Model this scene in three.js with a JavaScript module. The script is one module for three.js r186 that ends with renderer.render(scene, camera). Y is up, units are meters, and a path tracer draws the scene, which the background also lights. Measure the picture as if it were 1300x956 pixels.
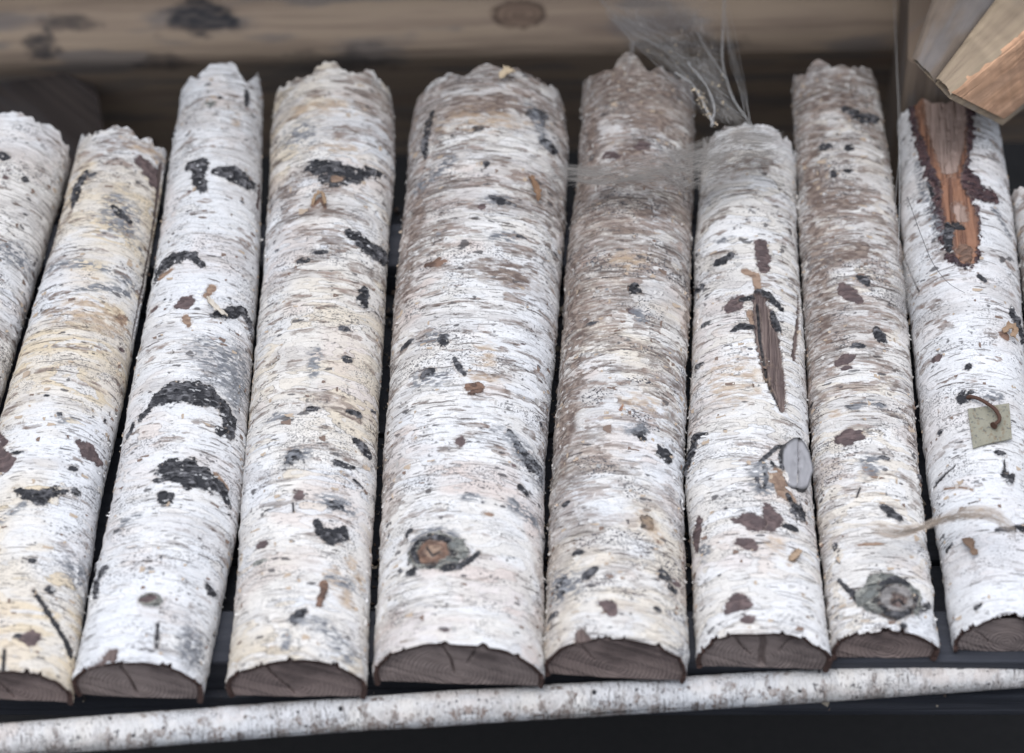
import * as THREE from 'three';
import { mergeGeometries } from 'three/addons/utils/BufferGeometryUtils.js';

// ------------------------------------------------------------------ camera, sky, sun, exposure
const scene = new THREE.Scene();
const ELEV = 50 * Math.PI / 180, DIST = 2.1, FPX = 3970;      // view: 50 degrees down on the row of logs, long lens
const SE = Math.sin(ELEV), CE = Math.cos(ELEV);
const camera = new THREE.PerspectiveCamera(2 * Math.atan(478 / FPX) * 180 / Math.PI, 1300 / 956, 0.1, 200);
camera.position.set(0, DIST * SE, DIST * CE);
camera.lookAt(0, 0, 0);
camera.focus = 2.07;
camera.userData.fStop = 3.4;

const SKYW = 128, SKYH = 64, skyData = new Float32Array(SKYW * SKYH * 4);
for (let j = 0; j < SKYH; j++) for (let i = 0; i < SKYW; i++) {   // overcast: brightest overhead, cool
  const el = ((j + 0.5) / SKYH - 0.5) * Math.PI, k = (j * SKYW + i) * 4;
  const g = el > 0 ? (0.09 + 0.91 * Math.pow(Math.sin(el), 1.5)) * 1.3 : 0.10;
  skyData[k] = g * 0.92; skyData[k + 1] = g * 0.99; skyData[k + 2] = g * 1.13; skyData[k + 3] = 1;
}
const sky = new THREE.DataTexture(skyData, SKYW, SKYH, THREE.RGBAFormat, THREE.FloatType);
sky.mapping = THREE.EquirectangularReflectionMapping; sky.magFilter = THREE.LinearFilter; sky.needsUpdate = true;
scene.background = sky; scene.environment = sky;

const sun = new THREE.DirectionalLight(new THREE.Color(1, 0.975, 0.95), 1.0);
sun.position.set(-0.35, 3, 0.25); sun.target.position.set(0, 0, 0);
sun.castShadow = true; sun.shadow.radius = 60; sun.shadow.mapSize.set(2048, 2048);
Object.assign(sun.shadow.camera, { left: -1, right: 1, top: 1, bottom: -1, near: 0.5, far: 6 });
scene.add(sun, sun.target);

const EXPOSURE = 1.38;
const ROOF_Y = 0.38, ROOF_Z = -0.27;      // shed roof edge over the rear of the logs

// ------------------------------------------------------------------ helpers
const clamp = (x, a = 0, b = 1) => Math.min(b, Math.max(a, x));
const lerp = (a, b, t) => a + (b - a) * t;
const sst = (a, b, x) => { const t = clamp((x - a) / (b - a)); return t * t * (3 - 2 * t); };
function rng(seed) { let a = seed >>> 0; return () => { a |= 0; a = a + 0x6D2B79F5 | 0; let t = Math.imul(a ^ a >>> 15, 1 | a); t = t + Math.imul(t ^ t >>> 7, 61 | t) ^ t; return ((t ^ t >>> 14) >>> 0) / 4294967296; }; }
const NT = new Float32Array(65536); { const r = rng(77); for (let i = 0; i < 65536; i++) NT[i] = r(); }
function vn(x, y) {
  const xf = Math.floor(x), yf = Math.floor(y); let u = x - xf, v = y - yf;
  u = u * u * (3 - 2 * u); v = v * v * (3 - 2 * v);
  const x0 = xf & 255, x1 = (xf + 1) & 255, y0 = (yf & 255) << 8, y1 = ((yf + 1) & 255) << 8;
  const a = NT[x0 + y0], b = NT[x1 + y0], c = NT[x0 + y1], d = NT[x1 + y1];
  return a + (b - a) * u + (c - a + (a - b - c + d) * u) * v;
}
function fbm(x, y, o = 4) { let s = 0, a = 0.5, n = 0; for (let i = 0; i < o; i++) { s += a * vn(x, y); n += a; a *= 0.5; x = x * 2.03 + 17.3; y = y * 2.03 + 9.1; } return s / n; }

const RT = (x, y) => { const dx = (x - 650) / FPX, dy = (478 - y) / FPX; return [dx, -SE + dy * CE, -CE - dy * SE]; };
function P(x, y, h) { const d = RT(x, y), t = (h - DIST * SE) / d[1]; return new THREE.Vector3(d[0] * t, h, DIST * CE + d[2] * t); }   // where a sight line meets the level h
const PPM = FPX / DIST;

const used = {};
function numbered(n) { const k = used[n] = (used[n] ?? -1) + 1; return k ? `${n}_${String(k).padStart(3, '0')}` : n; }
function thing(name, label, category, pos, group) {
  const o = new THREE.Group(); o.name = numbered(name); o.position.copy(pos); o.userData = { label, category };
  if (group) o.userData.group = group; scene.add(o); return o;
}
function part(name, geo, mat, parent, kind) {
  const m = new THREE.Mesh(geo, mat); m.name = name; m.castShadow = m.receiveShadow = true;
  if (kind) m.userData.kind = kind;
  if (parent) { geo.translate(-parent.position.x, -parent.position.y, -parent.position.z); parent.add(m); } else scene.add(m);
  return m;
}
function single(name, geo, mat, label, category, group) {
  geo.computeBoundingBox(); const b = geo.boundingBox, c = new THREE.Vector3((b.min.x + b.max.x) / 2, b.min.y, (b.min.z + b.max.z) / 2);
  geo.translate(-c.x, -c.y, -c.z);
  const m = new THREE.Mesh(geo, mat); m.name = numbered(name); m.position.copy(c); m.castShadow = m.receiveShadow = true;
  m.userData = { label, category }; if (group) m.userData.group = group; scene.add(m); return m;
}
function struct(name, geo, mat) { const m = new THREE.Mesh(geo, mat); m.name = name; m.userData.kind = 'structure'; m.castShadow = m.receiveShadow = true; scene.add(m); return m; }
function gridGeo(nu, nv, fn) {                       // fn(i, j) -> [x,y,z,u,v], i 0..nu, j 0..nv
  const p = new Float32Array((nu + 1) * (nv + 1) * 3), uv = new Float32Array((nu + 1) * (nv + 1) * 2), idx = new Uint32Array(nu * nv * 6);
  let k = 0, q = 0;
  for (let j = 0; j <= nv; j++) for (let i = 0; i <= nu; i++) { const r = fn(i, j); p[k * 3] = r[0]; p[k * 3 + 1] = r[1]; p[k * 3 + 2] = r[2]; uv[k * 2] = r[3]; uv[k * 2 + 1] = r[4]; k++; }
  for (let j = 0; j < nv; j++) for (let i = 0; i < nu; i++) { const a = j * (nu + 1) + i, b = a + 1, c = a + nu + 1, d = c + 1; idx[q++] = a; idx[q++] = b; idx[q++] = d; idx[q++] = a; idx[q++] = d; idx[q++] = c; }
  const g = new THREE.BufferGeometry(); g.setAttribute('position', new THREE.BufferAttribute(p, 3)); g.setAttribute('uv', new THREE.BufferAttribute(uv, 2)); g.setIndex(new THREE.BufferAttribute(idx, 1)); g.computeVertexNormals(); return g;
}
const enc = new Uint8Array(4097); for (let i = 0; i <= 4096; i++) { const l = i / 4096; enc[i] = Math.round(255 * (l <= 0.0031308 ? 12.92 * l : 1.055 * Math.pow(l, 1 / 2.4) - 0.055)); }
function tex(data, w, h, srgb, rep) {
  const t = new THREE.DataTexture(data, w, h); if (srgb) t.colorSpace = THREE.SRGBColorSpace;
  t.magFilter = THREE.LinearFilter; t.minFilter = THREE.LinearMipmapLinearFilter; t.generateMipmaps = true;
  if (rep) t.wrapS = t.wrapT = THREE.RepeatWrapping; t.needsUpdate = true; return t;
}
const std = (c, r = 0.85, o = {}) => new THREE.MeshStandardMaterial({ color: new THREE.Color().setRGB(...c), roughness: r, ...o });

// sawn wood: grain along u, knots and stains given in metres
function woodMat(lu, lv, W, H, { c0, c1, seed = 1, knots = [], stains = [], saw = 0, bump = 0.0012, grey = 0.3 }) {
  const col = new Uint8Array(W * H * 4), hm = new Uint8Array(W * H * 4), o = seed * 13.7;
  for (let j = 0; j < H; j++) for (let i = 0; i < W; i++) {
    const u = i / W * lu, v = j / H * lv; let vv = v + 0.006 * fbm(u * 7 + o, v * 20, 2), kd = 0, ring = 0;
    for (const [ku, kv, kr, kx = 1.6] of knots) {
      const dx = (u - ku) / kx, dy = v - kv, d = Math.hypot(dx, dy); vv += dy / (d + 0.001) * kr * 0.6 * Math.exp(-d * d / (kr * kr * 5));
      const m = sst(kr * 1.12, kr * 0.88, d + (vn(u * 300 + o, v * 300) - 0.5) * kr * 0.2);
      if (m > kd) { kd = m; ring = 0.62 + 0.2 * Math.sin(d * 1500 + 4 * vn(u * 120, v * 160)); if (d > kr * 0.78) ring *= 0.3; }
    }
    const g1 = fbm(u * 6 + o, vv * 230, 3), g2 = fbm(u * 30 + o, vv * 900, 2), b = fbm(u * 9 + o, v * 30 + 5, 4);
    let t = clamp(0.25 + (g1 - 0.5) * 1.5 + (b - 0.5) * 1.1 + (g2 - 0.5) * 0.5);
    let r = lerp(c0[0], c1[0], t), g = lerp(c0[1], c1[1], t), bl = lerp(c0[2], c1[2], t);
    const gm = sst(0.5, 0.7, fbm(u * 14 + o + 30, v * 60, 4)) * grey; r = lerp(r, 0.19, gm); g = lerp(g, 0.185, gm); bl = lerp(bl, 0.19, gm);
    if (kd) { const s = 0.3 + 0.5 * ring; r = lerp(r, r * s, kd); g = lerp(g, g * s * 0.92, kd); bl = lerp(bl, bl * s * 0.9, kd); }
    for (const [su, sv, ru, rv, a] of stains) { const d = Math.hypot((u - su) / ru, (v - sv) / rv) + (fbm(u * 60 + o, v * 110, 5) - 0.5) * 1.7; const m = sst(1.25, 0.55, d) * a * (0.55 + 0.45 * vn(u * 160, v * 420 + o)); r = lerp(r, 0.035, m); g = lerp(g, 0.037, m); bl = lerp(bl, 0.045, m); }
    let h = 0.5 + (g1 - 0.5) * 0.5 + (g2 - 0.5) * 0.5 - kd * 0.1;
    if (saw) { const s = vn(u * saw + v * saw * 0.5, v * 9 + o); h += (s - 0.5) * 0.6; const q = 1 + (s - 0.5) * 0.25; r *= q; g *= q; bl *= q; }
    const k = (j * W + i) * 4; col[k] = enc[clamp(r) * 4096 | 0]; col[k + 1] = enc[clamp(g) * 4096 | 0]; col[k + 2] = enc[clamp(bl) * 4096 | 0]; col[k + 3] = 255;
    hm[k] = hm[k + 1] = hm[k + 2] = clamp(h) * 255; hm[k + 3] = 255;
  }
  return new THREE.MeshStandardMaterial({ map: tex(col, W, H, true, true), bumpMap: tex(hm, W, H, false, true), bumpScale: bump, roughness: 0.9 });
}
// a bevelled timber from two end rings of 4 corners; uv in metres / (lu, lv), u along the timber
function timber(ringA, ringB, lu, lv, bev = 0.003, n = 24, wob = 0.0008, seed = 1) {
  const prof = (R) => { const out = []; for (let i = 0; i < 4; i++) { const p = R[i], a = R[(i + 3) % 4], b = R[(i + 1) % 4];
    out.push(p.clone().lerp(a, bev / p.distanceTo(a)), p.clone().lerp(a, bev * 0.3 / p.distanceTo(a)).lerp(b, bev * 0.3 / p.distanceTo(b)), p.clone().lerp(b, bev / p.distanceTo(b))); } out.push(out[0].clone()); return out; };
  const A = prof(ringA), B = prof(ringB), L = ringA[0].distanceTo(ringB[0]); let acc = [0]; for (let i = 1; i < A.length; i++) acc.push(acc[i - 1] + A[i].distanceTo(A[i - 1]));
  const g = gridGeo(A.length - 1, n, (i, j) => { const q = A[i].clone().lerp(B[i], j / n), w = (fbm(j * 0.37 + seed * 5, (i % 12) * 0.9, 3) - 0.5) * 2 * wob; return [q.x + w, q.y + w, q.z + w, j / n * L / lu, acc[i] / lv]; });
  const caps = [A, B].map((R, e) => { const c = new THREE.Vector3(); for (let i = 0; i < 12; i++) c.addScaledVector(R[i], 1 / 12); const p = [], uv = [];
    for (let i = 0; i < 12; i++) { const t = e ? [c, R[i], R[i + 1]] : [c, R[i + 1], R[i]]; for (const q of t) { p.push(q.x, q.y, q.z); uv.push((q.x + q.z) / lu, q.y / lv); } }
    const cg = new THREE.BufferGeometry(); cg.setAttribute('position', new THREE.Float32BufferAttribute(p, 3)); cg.setAttribute('uv', new THREE.Float32BufferAttribute(uv, 2)); cg.computeVertexNormals(); return cg; });
  return mergeGeometries([g.toNonIndexed(), ...caps]);
}

// ------------------------------------------------------------------ the setting: ground, deck, rear timbers
const FLOOR = -0.45, DECK = -0.010, BOARD = -0.042;
{
  const W = 256, d = new Uint8Array(W * W * 4);
  for (let j = 0; j < W; j++) for (let i = 0; i < W; i++) { const n = 0.010 + 0.018 * fbm(i / 9, j / 9, 4) + 0.012 * vn(i / 2, j / 2), k = (j * W + i) * 4; d[k] = enc[n * 4096 | 0]; d[k + 1] = enc[n * 0.95 * 4096 | 0]; d[k + 2] = enc[n * 0.95 * 4096 | 0]; d[k + 3] = 255; }
  const t = tex(d, W, W, true, true); t.repeat.set(120, 120);
  struct('ground', gridGeo(60, 60, (i, j) => { const x = (i / 30 - 1), z = (j / 30 - 1), X = x * Math.abs(x) * 40, Z = z * Math.abs(z) * 40; return [X, FLOOR + 0.03 * fbm(X * 3, Z * 3, 3), Z, i / 60, j / 60]; }).scale(1, 1, 1), new THREE.MeshStandardMaterial({ map: t, roughness: 1 }));
}
const v3 = (x, y, z) => new THREE.Vector3(x, y, z);
const boxRing = (x, y0, y1, z0, z1) => [v3(x, y1, z0), v3(x, y1, z1), v3(x, y0, z1), v3(x, y0, z0)];
const deckShadeMat = woodMat(0.9, 0.12, 1024, 128, { c0: [0.045, 0.048, 0.060], c1: [0.020, 0.022, 0.030], seed: 4, grey: 0.05 });  // bluish shade of the gaps between logs put into the wood colour
{ // boards under the logs, laid across, gap shade in their dark tone
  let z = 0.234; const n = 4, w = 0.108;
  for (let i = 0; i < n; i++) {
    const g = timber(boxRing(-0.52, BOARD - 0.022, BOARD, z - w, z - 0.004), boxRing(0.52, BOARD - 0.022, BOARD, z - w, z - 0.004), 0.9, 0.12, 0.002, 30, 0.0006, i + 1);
    single('deck_board', g, deckShadeMat, ['dark board under the front ends of the birch logs', 'dark board under the logs, second from the front', 'dark board under the logs, second from the rear', 'dark board under the rear ends of the birch logs'][i], 'board', 'dark boards under the logs');
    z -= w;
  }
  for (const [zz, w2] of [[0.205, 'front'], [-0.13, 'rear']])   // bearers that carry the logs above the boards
    single('bearer', timber(boxRing(-0.5, BOARD + 0.0005, DECK - 0.0005, zz - 0.02, zz + 0.02), boxRing(0.5, BOARD + 0.0005, DECK - 0.0005, zz - 0.02, zz + 0.02), 0.9, 0.12, 0.002, 16), deckShadeMat, `dark bearer lath crossing beneath the ${w2} part of the logs`, 'lath', 'bearers under the logs');
}
const Z_R = -0.388, Y_R = -0.040;
{ // rear timber: worn rounded front edge, knots on its top
  const L = 1.3, mat = woodMat(L, 0.26, 2048, 256, { c0: [0.52, 0.39, 0.28], c1: [0.30, 0.215, 0.165], seed: 2, grey: 0.55, bump: 0.001,
    knots: [[0.655, 0.088, 0.011, 1.9], [0.34, 0.05, 0.010, 1.5], [0.98, 0.05, 0.008, 1.5], [0.17, 0.085, 0.007, 1.8]],
    stains: [[0.412, 0.083, 0.03, 0.017, 1], [0.29, 0.107, 0.014, 0.012, 0.9], [0.31, 0.088, 0.02, 0.008, 0.8], [0.79, 0.115, 0.05, 0.012, 0.8], [0.38, 0.128, 0.02, 0.012, 0.7], [0.52, 0.13, 0.04, 0.02, 0.6]] });
  const prof = []; for (let i = 0; i <= 8; i++) prof.push([-0.10 + 0.068 * i / 8, 0]);
  for (let i = 1; i <= 10; i++) { const a = i / 10 * Math.PI * 0.62; prof.push([-0.032 + 0.032 * Math.sin(a), -0.032 + 0.032 * Math.cos(a)]); }
  for (let i = 1; i <= 6; i++) prof.push([-0.0023 - 0.095 * i / 6, -0.0438 - 0.20 * i / 6]);
  const acc = [0]; for (let i = 1; i < prof.length; i++) acc.push(acc[i - 1] + Math.hypot(prof[i][0] - prof[i - 1][0], prof[i][1] - prof[i - 1][1]));
  const th = 0.028;   // runs very slightly backwards to the right
  const g = gridGeo(220, prof.length - 1, (i, j) => { const x = -0.65 + L * i / 220, w = (fbm(x * 9, j * 0.25, 3) - 0.5) * 0.006; return [x, Y_R + prof[j][1] + w, Z_R + prof[j][0] - x * th + w * 0.6, i / 220, acc[j] / 0.26]; });
  single('rear_beam', g, mat, 'tan weathered timber with dark knots lying behind the row of logs', 'beam');
  const wm = woodMat(1.3, 0.3, 1024, 256, { c0: [0.3, 0.22, 0.16], c1: [0.15, 0.11, 0.09], seed: 9, grey: 0.6 });
  single('wall_board', timber(boxRing(-0.65, -0.10, 0.16, Z_R - 0.135, Z_R - 0.112), boxRing(0.65, -0.10, 0.16, Z_R - 0.175, Z_R - 0.152), 1.3, 0.3, 0.003), wm, 'broad board standing behind the rear timber', 'board');
}
{ // shadowed side board going back at the far left
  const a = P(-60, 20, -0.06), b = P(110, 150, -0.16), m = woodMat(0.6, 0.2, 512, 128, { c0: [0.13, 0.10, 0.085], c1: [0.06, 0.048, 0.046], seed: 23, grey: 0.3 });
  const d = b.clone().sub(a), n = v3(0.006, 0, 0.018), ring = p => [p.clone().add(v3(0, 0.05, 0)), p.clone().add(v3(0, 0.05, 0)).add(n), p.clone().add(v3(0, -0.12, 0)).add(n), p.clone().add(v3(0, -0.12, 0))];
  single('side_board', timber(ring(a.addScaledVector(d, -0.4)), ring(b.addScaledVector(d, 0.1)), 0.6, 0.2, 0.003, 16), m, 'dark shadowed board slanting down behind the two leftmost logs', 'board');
}
{ // right-hand rafter: oblique cut end, green grey upper face, orange sawn side
  const HT = 0.115, HB = 0.045;
  { const a = P(1150, 96, 0.03), b = P(1232, 116, 0.03), ring = y => [v3(a.x, y, a.z), v3(b.x, y, b.z), v3(b.x + 0.03, y, b.z - 0.16), v3(a.x + 0.015, y, a.z - 0.16)];
    single('corner_post', timber(ring(FLOOR), ring(0.0442), 0.5, 0.3, 0.004, 12, 0.0008, 3), woodMat(0.5, 0.3, 512, 256, { c0: [0.24, 0.18, 0.135], c1: [0.11, 0.085, 0.07], seed: 21, grey: 0.4 }), 'dark weathered corner post under the rafter behind the right logs', 'post'); }
  const A = P(1207, 117, HT), B = A.clone().add(P(1300, 44, HT).sub(A).multiplyScalar(3)), C = P(1277, 152, HB), Dd = C.clone().add(B.clone().sub(A));
  const A2 = P(1158, 66, HT), B2 = A2.clone().add(P(1186, -12, HT).sub(A2).multiplyScalar(3)), C2 = C.clone().add(A2.clone().sub(A)), D2 = C2.clone().add(B2.clone().sub(A2));
  const root = thing('rafter', 'squared timber with orange sawn side at the upper right above the logs', 'beam', A.clone().setY(HB));
  const topM = woodMat(0.3, 0.1, 768, 256, { c0: [0.40, 0.31, 0.215], c1: [0.22, 0.165, 0.12], seed: 5, saw: 160, grey: 0.45, stains: [[0.045, 0.05, 0.035, 0.006, 0.9], [0.02, 0.03, 0.02, 0.008, 0.6]] });
  const sideM = woodMat(0.3, 0.1, 768, 256, { c0: [0.72, 0.43, 0.265], c1: [0.46, 0.25, 0.145], seed: 6, saw: 260, grey: 0.12, bump: 0.0016 });
  const core = [A, C, C2, A2], far = [B, Dd, D2, B2];
  const quad = (a, b, c, d, off, lu, lv) => { // a-b across, a-d along; a thin bevelled slab face with uneven surface
    const nrm = b.clone().sub(a).cross(d.clone().sub(a)).normalize(); const s = Math.sign(nrm.dot(off)) || 1; nrm.multiplyScalar(s); const Wd = a.distanceTo(b), Ld = a.distanceTo(d);
    return gridGeo(24, 60, (i, j) => { const u = i / 24, v = j / 60, p = a.clone().lerp(b, u).lerp(d.clone().lerp(c, u), v), e = Math.min(u, 1 - u) * Wd; const dz = -0.0035 * Math.exp(-e / 0.0016) + (fbm(u * 9, v * 26, 3) - 0.5) * 0.0022; p.addScaledVector(nrm, dz + 0.001); return [p.x, p.y, p.z, v * Ld / lu, u * Wd / lv]; });
  };
  const M0 = A2.clone().lerp(A, 0.62), M1 = B2.clone().lerp(B, 0.50), dn = v3(0, -0.004, 0), darkM = woodMat(0.3, 0.1, 512, 128, { c0: [0.20, 0.155, 0.12], c1: [0.10, 0.08, 0.065], seed: 15, saw: 120, grey: 0.5, stains: [[0.03, 0.05, 0.02, 0.02, 0.7]] });
  part('upper_face', quad(M0, A, B, M1, v3(0, 1, 0), 0.3, 0.1), topM, root);
  part('darker_strip', quad(A2.clone().add(dn), M0.clone().add(dn), M1.clone().add(dn), B2.clone().add(dn), v3(0, 1, 0), 0.3, 0.1), darkM, root);  // left part of the upper face, in a darker wood tone
  part('sawn_side', quad(A, C, Dd, B, v3(1, 0.3, 1), 0.3, 0.1), sideM, root);
  part('timber_body', timber(core.map(p => p.clone().add(v3(0.0, -0.007, 0)).lerp(v3((A.x + C2.x) / 2, (A.y + C2.y) / 2, (A.z + C2.z) / 2), 0.02)), far.map(p => p.clone().add(v3(0, -0.007, 0))), 0.3, 0.1, 0.003, 20), topM, root);
}

// ------------------------------------------------------------------ birch logs
const TW = 512, TH = 1408;
// sawn end grain, shared
function endMat(seed, c0, c1) {
  const W = 384, col = new Uint8Array(W * W * 4), hm = new Uint8Array(W * W * 4), o = seed * 31.1;
  for (let j = 0; j < W; j++) for (let i = 0; i < W; i++) {
    const x = (i / W - 0.5) * 0.16, y = j / W * 0.16 - 0.04, r = Math.hypot(x, y) + 0.004 * fbm(x * 40 + o, y * 40, 2), a = Math.atan2(y, x);
    const ring = 0.5 + 0.5 * Math.sin(r * 2400 + 3 * fbm(r * 200, a, 2)), ray = vn(a * 16 + o, r * 160), b = fbm(x * 50 + o, y * 50, 4), sw = vn(x * 300 + y * 700 + o, y * 30);
    let t = clamp(0.15 + ring * 0.32 + (b - 0.5) * 1.5 + (ray - 0.5) * 0.12 + (sw - 0.5) * 0.9 + (vn(x * 2200 + o, y * 2200) - 0.5) * 0.4), k = (j * W + i) * 4;
    for (let c = 0; c < 3; c++) col[k + c] = enc[clamp(lerp(c0[c], c1[c], t)) * 4096 | 0]; col[k + 3] = 255;
    hm[k] = hm[k + 1] = hm[k + 2] = clamp(0.5 + (sw - 0.5) * 0.5 + (ring - 0.5) * 0.3 + (b - 0.5) * 0.5) * 255; hm[k + 3] = 255;
  }
  return new THREE.MeshStandardMaterial({ map: tex(col, W, W, true, true), bumpMap: tex(hm, W, W, false, true), bumpScale: 0.0022, roughness: 0.94 });
}
const endMats = [endMat(1, [0.33, 0.25, 0.225], [0.105, 0.078, 0.072]), endMat(2, [0.35, 0.28, 0.255], [0.12, 0.092, 0.086])];
const rimMat = std([0.075, 0.042, 0.034], 0.95);

const INK = {   // bark markings: two tones, relief in metres
  S: [[0.026, 0.026, 0.031], [0.115, 0.112, 0.118], 0.0008], B: [[0.085, 0.060, 0.060], [0.15, 0.105, 0.10], -0.0004], T: [[0.50, 0.37, 0.25], [0.36, 0.25, 0.17], -0.0002],
  R: [[0.30, 0.15, 0.09], [0.14, 0.068, 0.047], -0.0008], W: [[0.40, 0.295, 0.25], [0.32, 0.23, 0.19], -0.0022], G: [[0.15, 0.155, 0.17], [0.30, 0.30, 0.31], 0.0002],
  C: [[0.02, 0.02, 0.024], [0.05, 0.045, 0.045], -0.0012], M: [[0.16, 0.165, 0.155], [0.34, 0.335, 0.30], 0.0008], N: [[0.22, 0.13, 0.09], [0.10, 0.06, 0.045], 0.0008],
  F: [[0.13, 0.092, 0.077], [0.29, 0.225, 0.185], -0.0003], Q: [[0.33, 0.225, 0.16], [0.22, 0.145, 0.105], -0.0002], P: [[0.10, 0.055, 0.055], [0.055, 0.035, 0.042], 0.001], V: [[0.17, 0.125, 0.11], [0.10, 0.07, 0.065], -0.0015], H: [[0.27, 0.25, 0.24], [0.14, 0.13, 0.125], 0.0008],
};
// feature forms:  [ink, x, y, w, h, rot?, partName?]  ellipse     [ink, [[x,y,r],...], partName?]  stroke
function makeLog(cfg) {
  const o = cfg.seed * 7.31, R = rng(cfg.seed * 991 + 5), st = cfg.st.map(([y, l, r]) => { const a = P(l, y, 0), b = P(r, y, 0); return [(a.z + b.z) / 2, (a.x + b.x) / 2, (b.x - a.x) / 2]; });
  const interp = (s, k) => { let i = 0; while (i < st.length - 2 && s > st[i + 1][0]) i++; const a = st[i], b = st[i + 1]; return lerp(a[k], b[k], clamp((s - a[0]) / (b[0] - a[0]), -0.6, 1.6)); };
  const C = s => (interp(s - 0.03, 1) + interp(s, 1) + interp(s + 0.03, 1)) / 3, HW = s => (interp(s - 0.03, 2) + interp(s, 2) + interp(s + 0.03, 2)) / 3;
  const first = st[0], last = st[st.length - 1], kx = (last[1] - first[1]) / (last[0] - first[0]), hwm = HW(0), ratio = cfg.ratio ?? 0.84;
  const cxT = (cfg.st[0][1] + cfg.st[0][2]) / 2, far = P(cxT, cfg.top, hwm * ratio * 0.97).z, lastPx = cfg.st[cfg.st.length - 1], front = P((lastPx[1] + lastPx[2]) / 2, cfg.base, DECK).z;
  const phi0 = -Math.asin(clamp(-DECK / hwm, 0, 0.9)), phi1 = Math.PI - phi0, reff = hwm * (1 + ratio) / 2, span = phi1 - phi0, arc = reff * span, len = front - far + 0.02, sFar = far - 0.01;
  const lumps = (phi, s) => 1 + (fbm(s * 10 + o, phi * 0.9 + o, 2) - 0.5) * 0.085 + 0.012;
  const farOf = phi => far + (fbm(phi * 2.3 + o, 3, 3) - 0.5) * 0.024 + (fbm(phi * 7 + o, 8, 4) - 0.5) * 0.009 * (cfg.jag ?? 1);
  const frontOf = phi => front + (fbm(phi * 2.2 + o, 6, 3) - 0.5) * 0.004 - (vn(phi * 9 + o, 1) > 0.72 ? 0.0035 * vn(phi * 40, 2) : 0);
  const base = (phi, s, off = 0) => {
    const hw = HW(s) * lumps(phi, s), c = Math.cos(phi), sn = Math.sin(phi), ry = sn >= 0 ? ratio : 1; let nx = c * ry, ny = sn; const l = Math.hypot(nx, ny); nx /= l; ny /= l;
    return [C(s) + hw * c + nx * off, hw * ry * sn + ny * off, s - kx * hw * c];
  };
  const toSurf = (x, y) => { // sight line to (phi, s)
    let h = hwm * ratio * 0.9, phi = Math.PI / 2, s = 0;
    for (let i = 0; i < 14; i++) { const p = P(x, y, h); s = p.z; for (let q = 0; q < 3; q++) s = p.z + kx * (p.x - C(s)); const t = clamp((p.x - C(s)) / HW(s), -0.995, 0.995); phi = Math.acos(t); h = lerp(h, HW(s) * ratio * Math.sin(phi), 0.7); }
    return [phi, s];
  };
  const U = phi => (phi - phi0) / span, V = s => (s - sFar) / len;
  // --- colour, coarse relief, fine relief
  const col = new Float32Array(TW * TH * 3), coarse = new Float32Array(TW * TH), fine = new Float32Array(TW * TH);
  const tone = cfg.tone ?? {}, cream = tone.cream ?? 0.3, brown = tone.brown ?? 0.12, grey = tone.grey ?? 0.15, rough = tone.rough ?? 0.5;
  const mA = arc / TW, mB = len / TH;
  for (let j = 0; j < TH; j++) {
    const b = j * mB, back = 1 - j / TH;
    for (let i = 0; i < TW; i++) {
      const a = i * mA, k = j * TW + i, right = i / TW < 0.5 ? 1 - i / TW * 2 : 0, left = i / TW > 0.5 ? i / TW * 2 - 1 : 0;
      const wa = a + 0.004 * fbm(a * 70 + o, b * 70, 2), wb = b + 0.0035 * fbm(a * 45 + o + 9, b * 60, 3);
      const big = fbm(a * 16 + o, b * 13, 3), lay = fbm(wa * 26 + o, wb * 78 + 3, 4), wr = fbm(a * 55 + o, wb * 620, 2), grain = vn(a * 1900, b * 1900 + o), fib = vn(a * 240 + o, b * 2300);
      const lv = Math.floor((lay * 0.75 + big * 0.25) * 13), h1 = NT[(lv * 7919 + cfg.seed * 131) & 65535], h2 = NT[(lv * 104729 + cfg.seed * 17) & 65535];
      const fr = (lay * 0.75 + big * 0.25) * 13 - lv, edge = fr < 0.07 ? 1 - fr / 0.07 : 0;
      let r = 0.79, g = 0.79, bl = 0.80; const tv = 0.9 + 0.13 * (h1 - 0.3); r *= tv; g *= tv; bl *= tv;
      const cm = clamp(cream * (0.35 + 1.1 * h2) * sst(0.22, 0.62, big + 0.25 * (h1 - 0.5))); r = lerp(r, 0.66, cm); g = lerp(g, 0.555, cm); bl = lerp(bl, 0.41, cm);
      const pk = clamp(0.8 * sst(0.54, 0.7, fbm(a * 20 + o + 40, b * 26, 3)) * (0.2 + h1)) * (tone.pink ?? 0.5); r = lerp(r, 0.60, pk); g = lerp(g, 0.49, pk); bl = lerp(bl, 0.435, pk);
      // grey weathering and brown scruff where the white skin is gone, ragged round the trunk, sparser toward the front end
      const frontThin = 0.35 + 0.65 * sst(0.02, 0.42, back + 0.35 * (fbm(a * 22 + o, b * 26, 3) - 0.5)), bias = (tone.back ?? 0.1) * back ** 1.5 + (tone.right ?? 0) * right ** 1.4 + (tone.left ?? 0) * left ** 1.4, pt = 0.35 + 1.25 * sst(0.36, 0.62, fbm(a * 24 + o + 33, b * 24, 4));
      const sc = fbm(wa * 60 + o + 71, wb * 190, 5), sc2 = fbm(wa * 24 + o + 11, wb * 60, 5);
      const gm = sst(0.66 - grey * 0.3 - bias * 0.3, 0.80 - grey * 0.3 - bias * 0.3, sc2) * (0.15 + 0.55 * vn(a * 120, b * 500 + o)) * frontThin; r = lerp(r, 0.45, gm); g = lerp(g, 0.415, gm); bl = lerp(bl, 0.395, gm);
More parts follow.
